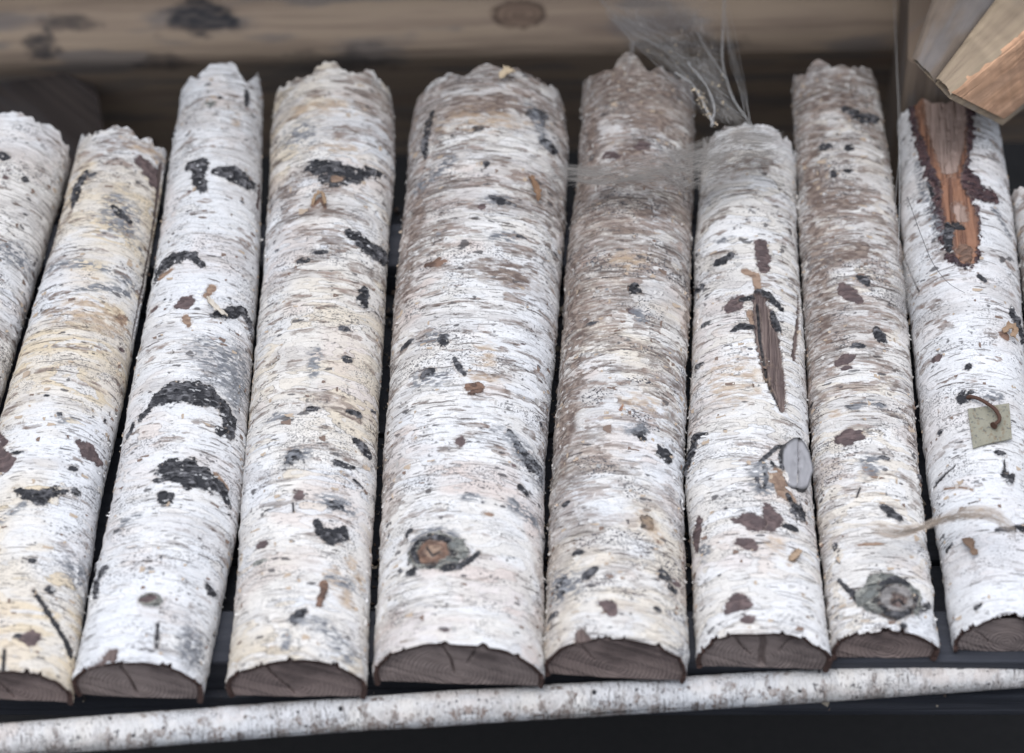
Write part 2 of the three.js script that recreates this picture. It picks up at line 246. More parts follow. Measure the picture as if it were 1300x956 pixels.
      const bth = 0.735 - brown * 0.45 - bias * 0.33 * pt, bq = vn(a * 210, b * 800 + o), bm = sst(bth, bth + 0.05, sc) * (0.3 + 0.7 * bq) * frontThin * sst(0.22, 0.62, 0.6 * vn(a * 800, b * 1300 + o) + 0.4 * bq + 0.12), bd = 0.5 + 0.9 * vn(a * 60, b * 140 + o); r = lerp(r, 0.23 * bd, bm); g = lerp(g, 0.17 * bd, bm); bl = lerp(bl, 0.14 * bd, bm);
      const g3 = vn(a * 900 + o, b * 1400), fl = 1 + (fib - 0.5) * 0.13 + (grain - 0.5) * 0.12 - 0.20 * sst(0.72, 0.92, g3) + (wr - 0.5) * 0.15 * (0.3 + rough); r *= fl; g *= fl; bl *= fl;
      const gr = sst(0.60, 0.80, vn(a * 1300 + o, b * 1700)) * sst(0.52, 0.68, fbm(a * 38 + o + 61, b * 52, 4)) * 0.75 * (0.5 + rough); r = lerp(r, 0.09, gr); g = lerp(g, 0.085, gr); bl = lerp(bl, 0.09, gr);
      const dk = Math.max(sst(0.79, 0.83, fbm(wa * 95 + o + 5, wb * 210, 3)) * 0.85, sst(0.80, 0.87, vn(a * 520 + o, b * 900) * 0.6 + 0.4 * vn(a * 90, b * 120 + o)) * 0.7); r = lerp(r, 0.06, dk); g = lerp(g, 0.055, dk); bl = lerp(bl, 0.058, dk);
      const ed = edge * 0.26; r *= 1 - ed; g *= 1 - ed * 1.05; bl *= 1 - ed * 1.1;
      col[k * 3] = r; col[k * 3 + 1] = g; col[k * 3 + 2] = bl;
      fine[k] = (h1 - 0.5) * 0.0007 + (wr - 0.5) * 0.0011 * (0.35 + rough) + (grain - 0.5) * 0.00012 - gm * 0.0002 - bm * 0.0004 - dk * 0.0004 + (fib - 0.5) * 0.0001;
      coarse[k] = (sc2 - 0.5) * 0.0012 * rough + (fbm(a * 60 + o, b * 120, 3) - 0.5) * 0.0022 * (0.3 + rough);
    }
  }
  // lenticels: fine dark dashes round the trunk
  const nl = Math.round((cfg.lent ?? 1) * 1700);
  for (let n = 0; n < nl; n++) {
    const big = R() < 0.14, L = (big ? 0.008 + 0.014 * R() : 0.0022 + 0.006 * R() * R() + 0.002 * R()) / mA, i0 = R() * TW, j0 = R() * TH, th = (0.00010 + 0.00026 * R() ** 3 + (big ? 0.00008 : 0)) / mB, sl = (R() - 0.5) * 0.12, dark = 0.3 + 0.65 * R();
    if (vn(i0 / TW * 4 + o, j0 / TH * 14 + o) < 0.22 + 0.2 * R()) continue;
    for (let i = 0; i < L; i++) { const x = Math.floor(i0 + i); if (x >= TW) break; const w = th * Math.sqrt(Math.max(0, 1 - (2 * i / L - 1) ** 2)) + 0.25, yc = j0 + sl * i + 2.0 * vn(x * 0.08, n);
      for (let y = Math.floor(yc - w - 1); y <= yc + w + 1; y++) { if (y < 0 || y >= TH) continue; const m = clamp(w - Math.abs(y - yc) + 0.5) * dark, k = y * TW + x; col[k * 3] = lerp(col[k * 3], 0.10, m); col[k * 3 + 1] = lerp(col[k * 3 + 1], 0.078, m); col[k * 3 + 2] = lerp(col[k * 3 + 2], 0.07, m); fine[k] += -0.0005 * m; } }
  }
  // markings
  const minis = []; for (let n = 0; n < (cfg.spots ?? 15); n++) { const q = 0.0006 + 0.0022 * R() ** 3; minis.push(['SSBG'[Math.floor(R() * 4)], R() * arc, R() * len, q * (1.2 + R()), q * (0.6 + 0.5 * R()), (R() - 0.5) * 0.8]); }
  const patches = [];
  const ink = (kind, dist, box, rag, soft, name, seed) => {
    const [c0, c1, rel] = INK[kind], i0 = Math.max(0, Math.floor(box[0] / mA)), i1 = Math.min(TW - 1, Math.ceil(box[2] / mA)), j0 = Math.max(0, Math.floor(box[1] / mB)), j1 = Math.min(TH - 1, Math.ceil(box[3] / mB));
    const field = (a, b) => dist(a, b) + (fbm(a * 230 + seed, b * 330 + o, 4) - 0.5) * rag * 1.7 + (vn(a * 1100, b * 1500 + seed) - 0.5) * rag * 0.35;
    for (let j = j0; j <= j1; j++) for (let i = i0; i <= i1; i++) {
      const a = i * mA, b = j * mB, f = field(a, b), k = j * TW + i; let m = sst(soft, -soft, f);
      if (kind === 'F') m *= 0.95 * sst(0.40, 0.56, fbm(a * 150 + seed, b * 420, 4)); else if (kind === 'G') m *= sst(0.36, 0.56, fbm(a * 330 + seed, b * 800, 3)); else if (kind === 'T') m *= 0.75 * sst(0.30, 0.66, fbm(a * 160 + seed, b * 420, 4)); else if (kind === 'S') m *= 1 - 0.8 * sst(0.72, 0.78, fbm(a * 320 + seed, b * 420, 3));
      if (m > 0.003) { const grainy = kind === 'W' || kind === 'V' || kind === 'R' ? fbm(a * 900 + seed, b * 45, 3) : fbm(a * 260 + seed, b * 420, 4), t = clamp((grainy - 0.5) * 2.8 + 0.38), t2 = kind === 'S' ? 0.55 + 1.1 * fbm(a * 90 + seed, b * 150, 3) * (0.5 + t) : 1;
        for (let c = 0; c < 3; c++) col[k * 3 + c] = lerp(col[k * 3 + c], lerp(c0[c], c1[c], t) * t2, m);
        fine[k] = lerp(fine[k], (t - 0.5) * (kind === 'S' || kind === 'P' || kind === 'M' ? 0.0026 : 0.0009), m); coarse[k] += rel * 1.4 * m; }
      else if (f < 0.0016 && !'GTF'.includes(kind)) { const e = sst(0.0016, 0.0003, f); coarse[k] += e * 0.0005; const st = e * sst(0.42, 0.62, fbm(a * 300 + seed, b * 420, 3)) * 0.55; col[k * 3] = lerp(col[k * 3], 0.30, st); col[k * 3 + 1] = lerp(col[k * 3 + 1], 0.235, st); col[k * 3 + 2] = lerp(col[k * 3 + 2], 0.19, st); }   // lip of bark round the mark
    }
    if (name) patches.push([name, field, [i0 * mA, j0 * mB, i1 * mA, j1 * mB]]);
  };
  let fs = 1;
  const ell = (kind, a, b, ra, rb, rot, rag, name) => { const c = Math.cos(rot), s = Math.sin(rot), m = Math.min(ra, rb), M = Math.max(ra, rb) * 1.35 + 0.002; ink(kind, (x, y) => { const dx = x - a, dy = y - b, u = dx * c + dy * s, v = dy * c - dx * s; return (Math.hypot(u / ra, v / rb) - 1) * m; }, [a - M, b - M, a + M, b + M], rag ?? m * 0.75, 'GTF'.includes(kind) ? m * 0.5 : 0.00035, name, 11.3 * fs++); };
  for (const m of minis) ell(...m);
  for (const f of cfg.marks ?? []) {
    if (typeof f[1] === 'number') {
      const [kind, x, y, w, h, rot = 0, name] = f, [phi, s] = toSurf(x, y), sn = Math.max(0.5, Math.sin(phi));
      ell(kind, (phi - phi0) * reff, s - sFar, w / 2 / PPM / sn, h / 2 / PPM / 0.77, rot, name && name.startsWith('knot') ? Math.min(w, h) / 2 / PPM * 0.3 : undefined, name);
    } else {
      const pts = f[1].map(([x, y, r]) => { const [phi, s] = toSurf(x, y); return [(phi - phi0) * reff, s - sFar, r / PPM * 1.15]; }); let bx = [9, 9, -9, -9], mr = 0;
      for (const p of pts) { const e = p[2] * 1.5 + 0.003; bx = [Math.min(bx[0], p[0] - e), Math.min(bx[1], p[1] - e), Math.max(bx[2], p[0] + e), Math.max(bx[3], p[1] + e)]; mr = Math.max(mr, p[2]); }
      ink(f[0], (x, y) => { let d = 9; for (let i = 0; i < pts.length - 1; i++) { const p = pts[i], q = pts[i + 1], dx = q[0] - p[0], dy = (q[1] - p[1]) * 0.8, yy = (y - p[1]) * 0.8, t = clamp(((x - p[0]) * dx + yy * dy) / (dx * dx + dy * dy)); d = Math.min(d, Math.hypot(x - p[0] - dx * t, yy - dy * t) - lerp(p[2], q[2], t)); } return d; }, bx, mr * (f[3] ?? 0.5), 'GTF'.includes(f[0]) ? mr * 0.5 : 0.00035, f[2], 11.3 * fs++);
    }
  }
  for (const [x, y, r, h] of cfg.bumps ?? []) { const [phi, s] = toSurf(x, y), a = (phi - phi0) * reff, b = s - sFar, q = r / PPM; for (let j = 0; j < TH; j++) { const dy = j * mB - b; if (Math.abs(dy) > q * 3) continue; for (let i = 0; i < TW; i++) { const dx = i * mA - a, d2 = (dx * dx + dy * dy) / (q * q); if (d2 < 9) coarse[j * TW + i] += h * Math.exp(-d2); } } }
  const cd = new Uint8Array(TW * TH * 4), hd = new Uint8Array(TW * TH * 4);
  for (let k = 0; k < TW * TH; k++) { for (let c = 0; c < 3; c++) cd[k * 4 + c] = enc[clamp(col[k * 3 + c]) * 4096 | 0]; cd[k * 4 + 3] = 255; const q = clamp(0.5 + fine[k] / 0.005) * 255; hd[k * 4] = hd[k * 4 + 1] = hd[k * 4 + 2] = q; hd[k * 4 + 3] = 255; }
  const mat = new THREE.MeshStandardMaterial({ map: tex(cd, TW, TH, true), bumpMap: tex(hd, TW, TH, false), bumpScale: 0.005, roughness: 0.74 });
  const relief = (phi, s) => { const x = clamp(U(phi) * TW - 0.5, 0, TW - 1.01), y = clamp(V(s) * TH - 0.5, 0, TH - 1.01), i = x | 0, j = y | 0, u = x - i, v = y - j, k = j * TW + i; return lerp(lerp(coarse[k], coarse[k + 1], u), lerp(coarse[k + TW], coarse[k + TW + 1], u), v) + 0.6 * fine[k]; };
  const colourAt = (phi, s) => { const k = (clamp(V(s) * TH | 0, 0, TH - 1)) * TW + clamp(U(phi) * TW | 0, 0, TW - 1); return [col[k * 3], col[k * 3 + 1], col[k * 3 + 2]]; };
  const surf = (phi, s, off = 0) => base(phi, s, relief(phi, s) + off);

  const root = thing('birch_log', cfg.label, 'log', v3(C(front - 0.2), DECK, front - 0.2), 'birch logs laid side by side');
  const nu = 128, nv = 420;
  part('bark', gridGeo(nu, nv, (i, j) => { const phi = lerp(phi0, phi1, i / nu), s = lerp(farOf(phi), frontOf(phi), j / nv), p = surf(phi, s); return [...p, U(phi), V(s)]; }), mat, root);
  for (const [name, field, bx] of patches) {   // each large marking as a piece of its own, just proud of the bark
    const stp = 0.0007, na = Math.ceil((bx[2] - bx[0]) / stp), nb = Math.ceil((bx[3] - bx[1]) / stp), pos = [], uv = [], id = new Map(), idx = [];
    const vtx = (i, j) => { const key = i * 4096 + j; if (!id.has(key)) { const a = bx[0] + i * stp, b = bx[1] + j * stp, phi = phi0 + a / reff, s = sFar + b, f = field(a, b); pos.push(...surf(phi, s, 0.0001 + 0.0006 * sst(0.0002, -0.0016, f))); uv.push(U(phi), V(s)); id.set(key, pos.length / 3 - 1); } return id.get(key); };
    for (let i = 0; i < na; i++) for (let j = 0; j < nb; j++) { const a = bx[0] + (i + 0.5) * stp, b = bx[1] + (j + 0.5) * stp, phi = phi0 + a / reff, s = sFar + b; if (field(a, b) > 0 || phi < phi0 || phi > phi1 || s < farOf(phi) + 0.001 || s > frontOf(phi) - 0.0005) continue; const q = [vtx(i, j), vtx(i + 1, j), vtx(i + 1, j + 1), vtx(i, j + 1)]; idx.push(q[0], q[1], q[2], q[0], q[2], q[3]); }
    if (!idx.length) continue;
    const g = new THREE.BufferGeometry(); g.setAttribute('position', new THREE.Float32BufferAttribute(pos, 3)); g.setAttribute('uv', new THREE.Float32BufferAttribute(uv, 2)); g.setIndex(idx); g.computeVertexNormals(); part(name, g, mat, root);
  }
  // sawn faces: front end with drying cracks, underside and far end
  const inset = 0.0034, cracks = cfg.cracks ?? [[1.2 + R(), 0.0008]];
  const endFace = (sOf, dz, sgn) => gridGeo(150, 16, (i, j) => {
    const phi = lerp(phi0, phi1, i / 150), s = sOf, e = base(phi, s, -inset), f = j / 16, cy = DECK * 1.02, x0 = C(s), q = [lerp(x0, e[0], f), lerp(cy, e[1], f), lerp(s, e[2], f) + dz];
    let d = 0; for (const [ca, w, from = 0.1] of cracks) { const off = Math.abs(phi - ca - 0.025 * Math.sin(f * 9 + ca * 7)) * hwm * f; if (f > from) d += 0.004 * sst(w * 1.6, w * 0.4, off); }
    q[2] -= d * sgn; q[2] += (fbm(q[0] * 90 + o, q[1] * 160, 3) - 0.5) * 0.0012; return [q[0], q[1], q[2], (q[0] - x0) / 0.16 + 0.5, (q[1] + 0.02) / 0.16 + 0.125];
  });
  const under = gridGeo(1, 10, (i, j) => { const phi = i ? phi1 : phi0, s = lerp(far + 0.012, front - 0.006, j / 10), p = base(phi, s, -0.001); return [p[0], p[1] + 0.0008, p[2], i * 0.5, j * 0.2]; });
  part('cut_end', mergeGeometries([endFace(front, -0.0024, 1), endFace(far, 0.010, -1), under]), endMats[cfg.seed % 2], root);
  part('bark_edge', gridGeo(150, 3, (i, j) => { const phi = lerp(phi0, phi1, i / 150), s = frontOf(phi), o2 = [relief(phi, s), -0.0008, -inset, -inset][j] - (j === 1 ? 0.0012 * vn(phi * 30, o) : 0), p = base(phi, s, o2); p[2] += [0, 0.0003, -0.0004, -0.008][j]; return [...p, 0, 0]; }), rimMat, root);
  // loose curls and shreds of bark
  const fp = [], fc = [], fi = [];
  for (let n = 0; n < (cfg.flakes ?? 420); n++) {
    const side = R(), phi = side < 0.22 ? phi0 + 0.1 + 0.6 * R() : side < 0.44 ? phi1 - 0.1 - 0.6 * R() : lerp(phi0, phi1, R()), s = lerp(far + 0.004, front - 0.004, R()), L = (0.0015 + 0.0075 * R() * R()) / reff, w = 0.0006 + 0.0022 * R() * R(), lift = (0.0004 + 0.0022 * R() * R() * R()) * (side < 0.44 ? 0.6 : 1), dir = R() < 0.5 ? 1 : -1, cc = colourAt(phi, s), t = R();
    const m = t < 0.6 ? [lerp(cc[0], 0.68, 0.5), lerp(cc[1], 0.66, 0.5), lerp(cc[2], 0.63, 0.5)] : t < 0.85 ? [0.47, 0.37, 0.28] : [0.2, 0.14, 0.11];
    for (let i = 0; i <= 3; i++) for (let e = 0; e < 2; e++) { const f = i / 3, ww = w * (1 - 0.6 * f * f) * (0.7 + 0.6 * R()); fp.push(...surf(phi + dir * L * f * (1 - 0.25 * f), s + (e ? ww : -ww) + 0.0006 * f * (R() - 0.5), 0.0001 + lift * f * f)); fc.push(...m); }
    const b = fp.length / 3 - 8; for (let i = 0; i < 3; i++) fi.push(b + i * 2, b + i * 2 + 1, b + i * 2 + 3, b + i * 2, b + i * 2 + 3, b + i * 2 + 2);
  }
  const fg = new THREE.BufferGeometry(); fg.setAttribute('position', new THREE.Float32BufferAttribute(fp, 3)); fg.setAttribute('color', new THREE.Float32BufferAttribute(fc, 3)); fg.setIndex(fi); fg.computeVertexNormals();
  part('bark_flakes', fg, flakeMat, root, 'stuff');
  return { root, surf, toSurf, base, reff, C, HW, mat, front, far };
}
const flakeMat = new THREE.MeshStandardMaterial({ vertexColors: true, roughness: 0.8, side: THREE.DoubleSide });

const LOGS = [
  { seed: 1, label: 'white birch log at the far left edge, cut off by the photo', top: 150, base: 905, ratio: 0.8, st: [[165, -45, 97], [310, -86, 55], [640, -190, -44], [905, -270, -116]], tone: { grey: 0.3, rough: 0.7 },
    marks: [['S', 4, 200, 16, 12], ['S', 33, 228, 8, 8], ['G', 20, 325, 40, 30], ['B', 8, 225, 8, 6]] },
  { seed: 2, label: 'cream birch log with brown split side, second from the left', top: 157, base: 893, ratio: 0.74, st: [[185, 101, 212], [310, 70, 192], [540, 2, 148], [640, -22, 124], [865, -50, 93]], tone: { cream: 1.0, grey: 0.06, rough: 0.35, brown: 0.05, back: 0.35, pink: 0.3 }, lent: 0.9,
    marks: [['V', [[203, 215, 7], [196, 300, 6], [183, 370, 4], [172, 430, 3]], 'split_side', 0.3], ['S', [[108, 222, 5], [98, 240, 8], [93, 262, 3]], 'bark_scar'], ['S', 119, 222, 16, 8], ['B', [[180, 208, 8], [192, 222, 12], [200, 245, 6]], 'peeled_patch'], ['T', 185, 186, 46, 26], ['G', 155, 275, 46, 60, 0.4], ['S', [[143, 262, 2], [152, 272, 4], [164, 282, 3]]], ['G', [[60, 345, 4], [100, 335, 5], [150, 352, 4], [170, 365, 6]]], ['G', [[100, 368, 3], [140, 365, 6], [165, 375, 4]]], ['Q', 156, 405, 12, 14], ['T', 120, 400, 90, 40],
      ['B', [[101, 562, 4], [110, 572, 9], [122, 582, 7], [130, 588, 2]], 'peeled_patch'], ['B', [[0, 570, 6], [8, 590, 10]]], ['B', [[0, 548, 2], [8, 563, 4]]], ['S', [[20, 622, 2], [34, 628, 5], [50, 632, 8], [66, 625, 5], [84, 625, 2]], 'bark_scar'], ['S', 94, 625, 10, 8], ['S', 76, 527, 8, 6], ['G', 80, 530, 20, 12], ['S', 94, 596, 8, 6], ['S', 41, 712, 8, 5], ['S', 63, 749, 10, 8], ['C', [[43, 750, 2], [60, 775, 2.4], [75, 800, 3.2], [90, 830, 6]], 'bark_crack', 0.4], ['B', [[28, 809, 3], [40, 810, 7], [46, 808, 4]], 'bark_scar'], ['S', 22, 808, 8, 5], ['G', 95, 725, 24, 30], ['C', [[6, 825, 1.5], [4, 850, 2]]], ['G', [[5, 660, 5], [30, 640, 3]]]] },
  { seed: 3, label: 'white birch log with two dome shaped black scars, third from the left', top: 78, base: 889, ratio: 0.76, st: [[105, 234, 333], [200, 218, 334], [310, 203, 331], [640, 142, 305], [862, 95, 262]], tone: { cream: 0.2, grey: 0.22, rough: 0.45, right: 0.45, back: 0.1, brown: 0.06 }, jag: 0.4,
    marks: [['S', [[312, 117, 3], [313, 126, 4], [312, 134, 3]], 'bark_scar'], ['S', 280, 124, 7, 5], ['T', 300, 152, 14, 20], ['M', 266, 133, 20, 8], ['S', [[240, 212, 6], [255, 212, 9], [252, 226, 8], [258, 240, 5]], 'bark_scar'], ['S', [[275, 220, 5], [292, 222, 10], [310, 230, 9], [320, 238, 5]], 'bark_scar'], ['B', [[330, 240, 5], [328, 262, 4]]],
      ['S', [[203, 350, 9], [212, 336, 10], [228, 328, 8], [244, 327, 5], [258, 338, 3]], 'bark_scar'], ['Q', [[205, 356, 2], [220, 344, 2]]], ['B', [[226, 388, 4], [234, 384, 8], [242, 379, 4]], 'peeled_patch'], ['S', [[270, 402, 3], [288, 398, 6], [305, 395, 6], [315, 410, 6], [318, 425, 3]], 'bark_scar'], ['Q', [[236, 402, 4], [240, 412, 3]]], ['Q', [[262, 375, 3], [270, 365, 4]]], ['G', 280, 450, 60, 40], ['G', 300, 480, 50, 60],
      ['S', [[184, 530, 3], [198, 515, 6], [214, 503, 11], [230, 500, 14], [246, 503, 15], [262, 506, 12], [277, 516, 7]], 'bark_scar'], ['S', [[284, 522, 7], [291, 536, 9], [290, 550, 7]], 'bark_scar'], ['S', 279, 549, 12, 10], ['S', [[171, 540, 3], [166, 552, 5]]], ['G', 300, 500, 16, 50],
      ['S', [[204, 606, 5], [218, 600, 13], [236, 603, 17], [252, 612, 14], [266, 616, 9], [276, 622, 6], [284, 634, 4], [290, 648, 3]], 'bark_scar'], ['Q', [[272, 604, 3], [286, 622, 2]]], ['S', 209, 634, 18, 13, 0, 'bark_scar'], ['S', [[136, 724, 5], [128, 742, 4], [125, 758, 4]], 'bark_scar'], ['S', [[112, 720, 5], [118, 735, 2]]], ['M', 192, 762, 24, 15, 0, 'knot'], ['B', 190, 762, 16, 9], ['C', [[201, 792, 1.5], [200, 806, 2], [199, 822, 1.5]], 'bark_crack'], ['G', [[242, 806, 6], [248, 820, 12], [252, 838, 10]]], ['G', 246, 820, 22, 44], ['S', 268, 750, 9, 10], ['S', 151, 675, 8, 5], ['S', 205, 708, 4, 6], ['V', [[145, 838, 3], [140, 830, 6], [130, 842, 4], [105, 856, 2]]], ['G', [[155, 665, 4], [175, 655, 4]]]],
    bumps: [[232, 520, 42, 0.0035], [240, 618, 36, 0.003], [225, 345, 32, 0.002], [125, 742, 20, 0.002]] },
  { seed: 4, label: 'pale birch log with one broad black scar near its rear end', top: 84, base: 888, ratio: 0.74, st: [[115, 353, 496], [200, 345, 503], [310, 337, 493], [640, 308, 473], [866, 290, 466]], tone: { cream: 0.65, grey: 0.08, rough: 0.4, back: 0.6, brown: 0.06 }, lent: 1.0, jag: 1.6,
    marks: [['S', [[398, 212, 8], [412, 214, 11], [428, 222, 15], [444, 222, 12], [462, 222, 7], [485, 222, 2]], 'bark_scar'], ['Q', [[425, 228, 4], [432, 228, 3]]], ['T', 410, 135, 90, 22], ['T', 425, 188, 60, 14], ['G', 380, 170, 40, 40], ['N', [[398, 260, 3], [408, 252, 2], [413, 264, 2]]],
      ['S', [[444, 296, 4], [458, 308, 8], [472, 320, 10], [486, 328, 8]], 'bark_scar'], ['S', [[462, 368, 5], [460, 380, 6], [458, 384, 7]], 'bark_scar'], ['S', 408, 320, 16, 6], ['S', 385, 330, 14, 7], ['S', 436, 419, 14, 8], ['S', 440, 457, 10, 8], ['G', 400, 460, 16, 40], ['S', 397, 520, 16, 8], ['S', [[440, 522, 2], [455, 528, 4]]], ['S', [[450, 560, 3], [460, 570, 7], [466, 578, 5]], 'bark_scar'], ['S', 375, 582, 20, 15, 0, 'bark_scar'], ['G', 376, 580, 30, 22], ['B', 380, 628, 13, 12], ['S', 436, 590, 22, 7],
      ['S', 424, 642, 18, 12], ['G', 430, 640, 40, 20], ['S', [[402, 664, 3], [410, 676, 7], [422, 683, 8], [436, 678, 7]], 'bark_scar'], ['B', 334, 691, 12, 8], ['M', 331, 715, 14, 8], ['N', [[411, 742, 4], [409, 755, 3], [404, 770, 3]], 'twig_stub'], ['S', [[388, 774, 2], [376, 788, 6], [366, 790, 2]], 'bark_scar'], ['T', [[425, 730, 10], [440, 760, 10]]], ['G', [[420, 735, 6], [445, 742, 6]]], ['T', [[450, 720, 10], [460, 740, 8]]], ['G', [[380, 790, 5], [410, 795, 7], [440, 830, 9]]], ['G', 364, 815, 8, 30], ['C', [[372, 638, 1], [373, 650, 1]]], ['G', 350, 530, 30, 10]] },
  { seed: 5, label: 'widest birch log of the row with a brown eye shaped knot low down', top: 84, base: 872, ratio: 0.68, st: [[100, 545, 700], [150, 525, 725], [310, 507, 711], [640, 487, 689], [866, 474, 691]], tone: { cream: 0.3, grey: 0.14, rough: 0.6, back: 0.75, left: 0.6, right: 0.15, pink: 0.8, brown: 0.1 }, lent: 1.7, spots: 26, jag: 1.2,
    cracks: [[1.75, 0.0006, 0.3], [1.35, 0.0004, 0.5]],
    marks: [['F', 620, 130, 100, 40], ['F', [[540, 230, 10], [525, 300, 10], [515, 380, 8]]], ['F', 640, 345, 70, 30], ['S', [[551, 145, 3], [545, 165, 5], [540, 185, 5], [541, 200, 3]], 'bark_scar'], ['S', 683, 147, 24, 20, 0, 'bark_scar'], ['S', [[689, 182, 6], [697, 188, 8], [703, 194, 4]], 'bark_scar'], ['G', [[672, 135, 6], [690, 180, 8]]], ['S', 617, 208, 11, 7], ['G', [[570, 205, 8], [555, 220, 8], [530, 240, 8]]], ['T', 610, 150, 90, 34], ['G', 635, 255, 32, 16], ['S', [[625, 252, 3], [637, 257, 4], [648, 258, 2]]], ['G', 640, 300, 34, 18], ['B', 612, 262, 9, 8], ['N', 601, 494, 18, 15, 0, 'bark_scar'], ['S', 563, 433, 14, 16, 0, 'bark_scar'], ['G', 548, 430, 30, 14], ['G', 545, 480, 40, 26], ['S', [[538, 478, 3], [548, 472, 5]]], ['S', [[577, 455, 1.5], [585, 470, 3], [590, 476, 2]]], ['T', 615, 450, 26, 30], ['B', 585, 560, 9, 10], ['T', 620, 480, 40, 10], ['N', 553, 335, 20, 10],
      ['S', [[645, 548, 2], [655, 565, 4], [662, 578, 7], [672, 590, 8], [684, 602, 6]], 'bark_scar'], ['G', [[635, 545, 4], [665, 575, 14], [685, 610, 14]]], ['G', [[650, 640, 8], [670, 655, 9], [680, 665, 6]]], ['G', 600, 632, 30, 10], ['S', [[660, 620, 4], [668, 628, 3]]], ['Q', 620, 653, 10, 4],
      ['G', [[528, 690, 6], [548, 680, 9], [574, 684, 8], [588, 700, 6]]], ['M', 555, 703, 62, 42, 0, 'knot_collar'], ['C', 553, 705, 34, 31], ['N', 552, 705, 29, 26, 0, 'knot'], ['Q', 553, 704, 14, 12], ['C', [[546, 702, 1], [552, 710, 1], [560, 706, 1]]], ['S', [[534, 718, 2], [528, 705, 3], [534, 692, 3], [552, 686, 3], [570, 692, 3]]], ['S', [[608, 702, 1.6], [598, 712, 2.5], [584, 721, 3], [566, 725, 3]]], ['S', 524, 727, 14, 10], ['S', [[508, 724, 2], [512, 727, 2]]], ['S', [[518, 682, 2], [523, 675, 3]]]],
    bumps: [[552, 703, 26, 0.0035]] },
  { seed: 6, label: 'brownest birch log of the row, shredded brown bark down its left side', top: 74, base: 864, ratio: 0.8, st: [[95, 743, 880], [200, 736, 883], [310, 722, 876], [640, 698, 868], [864, 690, 871]], tone: { cream: 0.45, grey: 0.2, brown: 0.26, rough: 1.0, back: 1.7, left: 1.9, pink: 0.9 }, lent: 1.1, flakes: 900, jag: 0.7,
    cracks: [[2.2, 0.0004, 0.5]],
    marks: [['F', 790, 110, 110, 60], ['F', [[750, 140, 14], [745, 200, 16], [738, 260, 14]]], ['F', [[735, 330, 14], [728, 400, 16], [722, 480, 16], [716, 560, 14]]], ['F', 800, 215, 90, 40], ['F', 830, 150, 60, 40], ['F', 790, 290, 60, 30], ['F', [[760, 95, 12], [800, 110, 14], [850, 120, 10]]], ['F', [[800, 150, 10], [850, 165, 8]]], ['F', [[795, 190, 12], [820, 188, 10]]], ['B', [[770, 196, 6], [785, 198, 4]]], ['B', 815, 185, 20, 14], ['F', [[820, 265, 10], [850, 268, 10]]], ['F', [[745, 300, 10], [760, 270, 12]]], ['T', 797, 330, 40, 24], ['S', 805, 368, 14, 14, 0, 'bark_scar'], ['B', 804, 394, 12, 8, 0, 'bark_scar'], ['G', 812, 400, 20, 20], ['R', [[788, 520, 1.5], [791, 512, 1.2]]], ['S', 812, 550, 16, 16, 0, 'bark_scar'], ['S', 844, 577, 15, 18, 0, 'bark_scar'], ['G', [[800, 545, 6], [820, 545, 6]]], ['T', 820, 510, 50, 20], ['S', 822, 663, 14, 16, 0, 'bark_scar'], ['S', 734, 702, 16, 7], ['S', [[745, 732, 5], [755, 724, 4]], 'bark_scar'], ['S', [[712, 742, 5], [717, 735, 4], [713, 753, 5]], 'bark_scar'], ['G', 715, 745, 36, 36], ['S', [[698, 788, 3], [708, 780, 3]]], ['B', [[764, 766, 3], [773, 770, 7], [778, 776, 5]], 'peeled_patch'], ['S', 833, 774, 7, 6], ['S', [[848, 746, 3], [855, 752, 3]]], ['T', [[820, 655, 8], [835, 680, 8]]], ['V', [[737, 806, 6], [742, 815, 8], [733, 825, 4]]], ['F', [[715, 490, 6], [735, 470, 8], [725, 540, 7], [715, 600, 6]]], ['F', [[740, 400, 9], [735, 440, 8]]], ['S', 840, 730, 12, 14], ['S', 722, 640, 10, 8]] },
  { seed: 7, label: 'birch log with a long brown split and grey branch stub', top: 160, base: 851, ratio: 0.72, st: [[180, 892, 1010], [310, 885, 1012], [640, 874, 1031], [850, 884, 1055]], tone: { cream: 0.3, grey: 0.08, rough: 0.35, back: 0.3, brown: 0.04, right: 0.1 }, lent: 1.0, jag: 1,
    cracks: [[1.62, 0.0016, 0.05], [2.1, 0.0006, 0.4], [1.1, 0.0004, 0.5]],
    marks: [['F', 950, 205, 90, 30], ['S', [[968, 595, 1.5], [972, 612, 2], [970, 622, 1.5]]], ['S', [[978, 590, 1.2], [983, 606, 2.2], [980, 620, 1.2]]], ['S', [[988, 580, 1.2], [990, 600, 2]]], ['S', [[960, 610, 1.5], [964, 625, 2]]], ['S', [[912, 335, 5], [920, 331, 5], [930, 326, 4]], 'bark_scar'], ['B', [[965, 310, 7], [970, 325, 8], [969, 343, 5]], 'bark_scar'], ['Q', [[945, 345, 3], [960, 350, 4], [962, 368, 3]]], ['B', [[926, 392, 6], [935, 384, 8], [942, 380, 5]], 'bark_scar'], ['S', [[942, 381, 3], [960, 378, 3]]], ['Q', [[953, 398, 5], [958, 408, 5]]], ['S', [[930, 420, 2], [940, 415, 4], [955, 415, 3]]], ['S', 898, 412, 10, 6], ['S', [[885, 370, 5], [893, 365, 4]]], ['S', [[962, 372, 4], [975, 377, 5], [992, 393, 3]], 'bark_scar'],
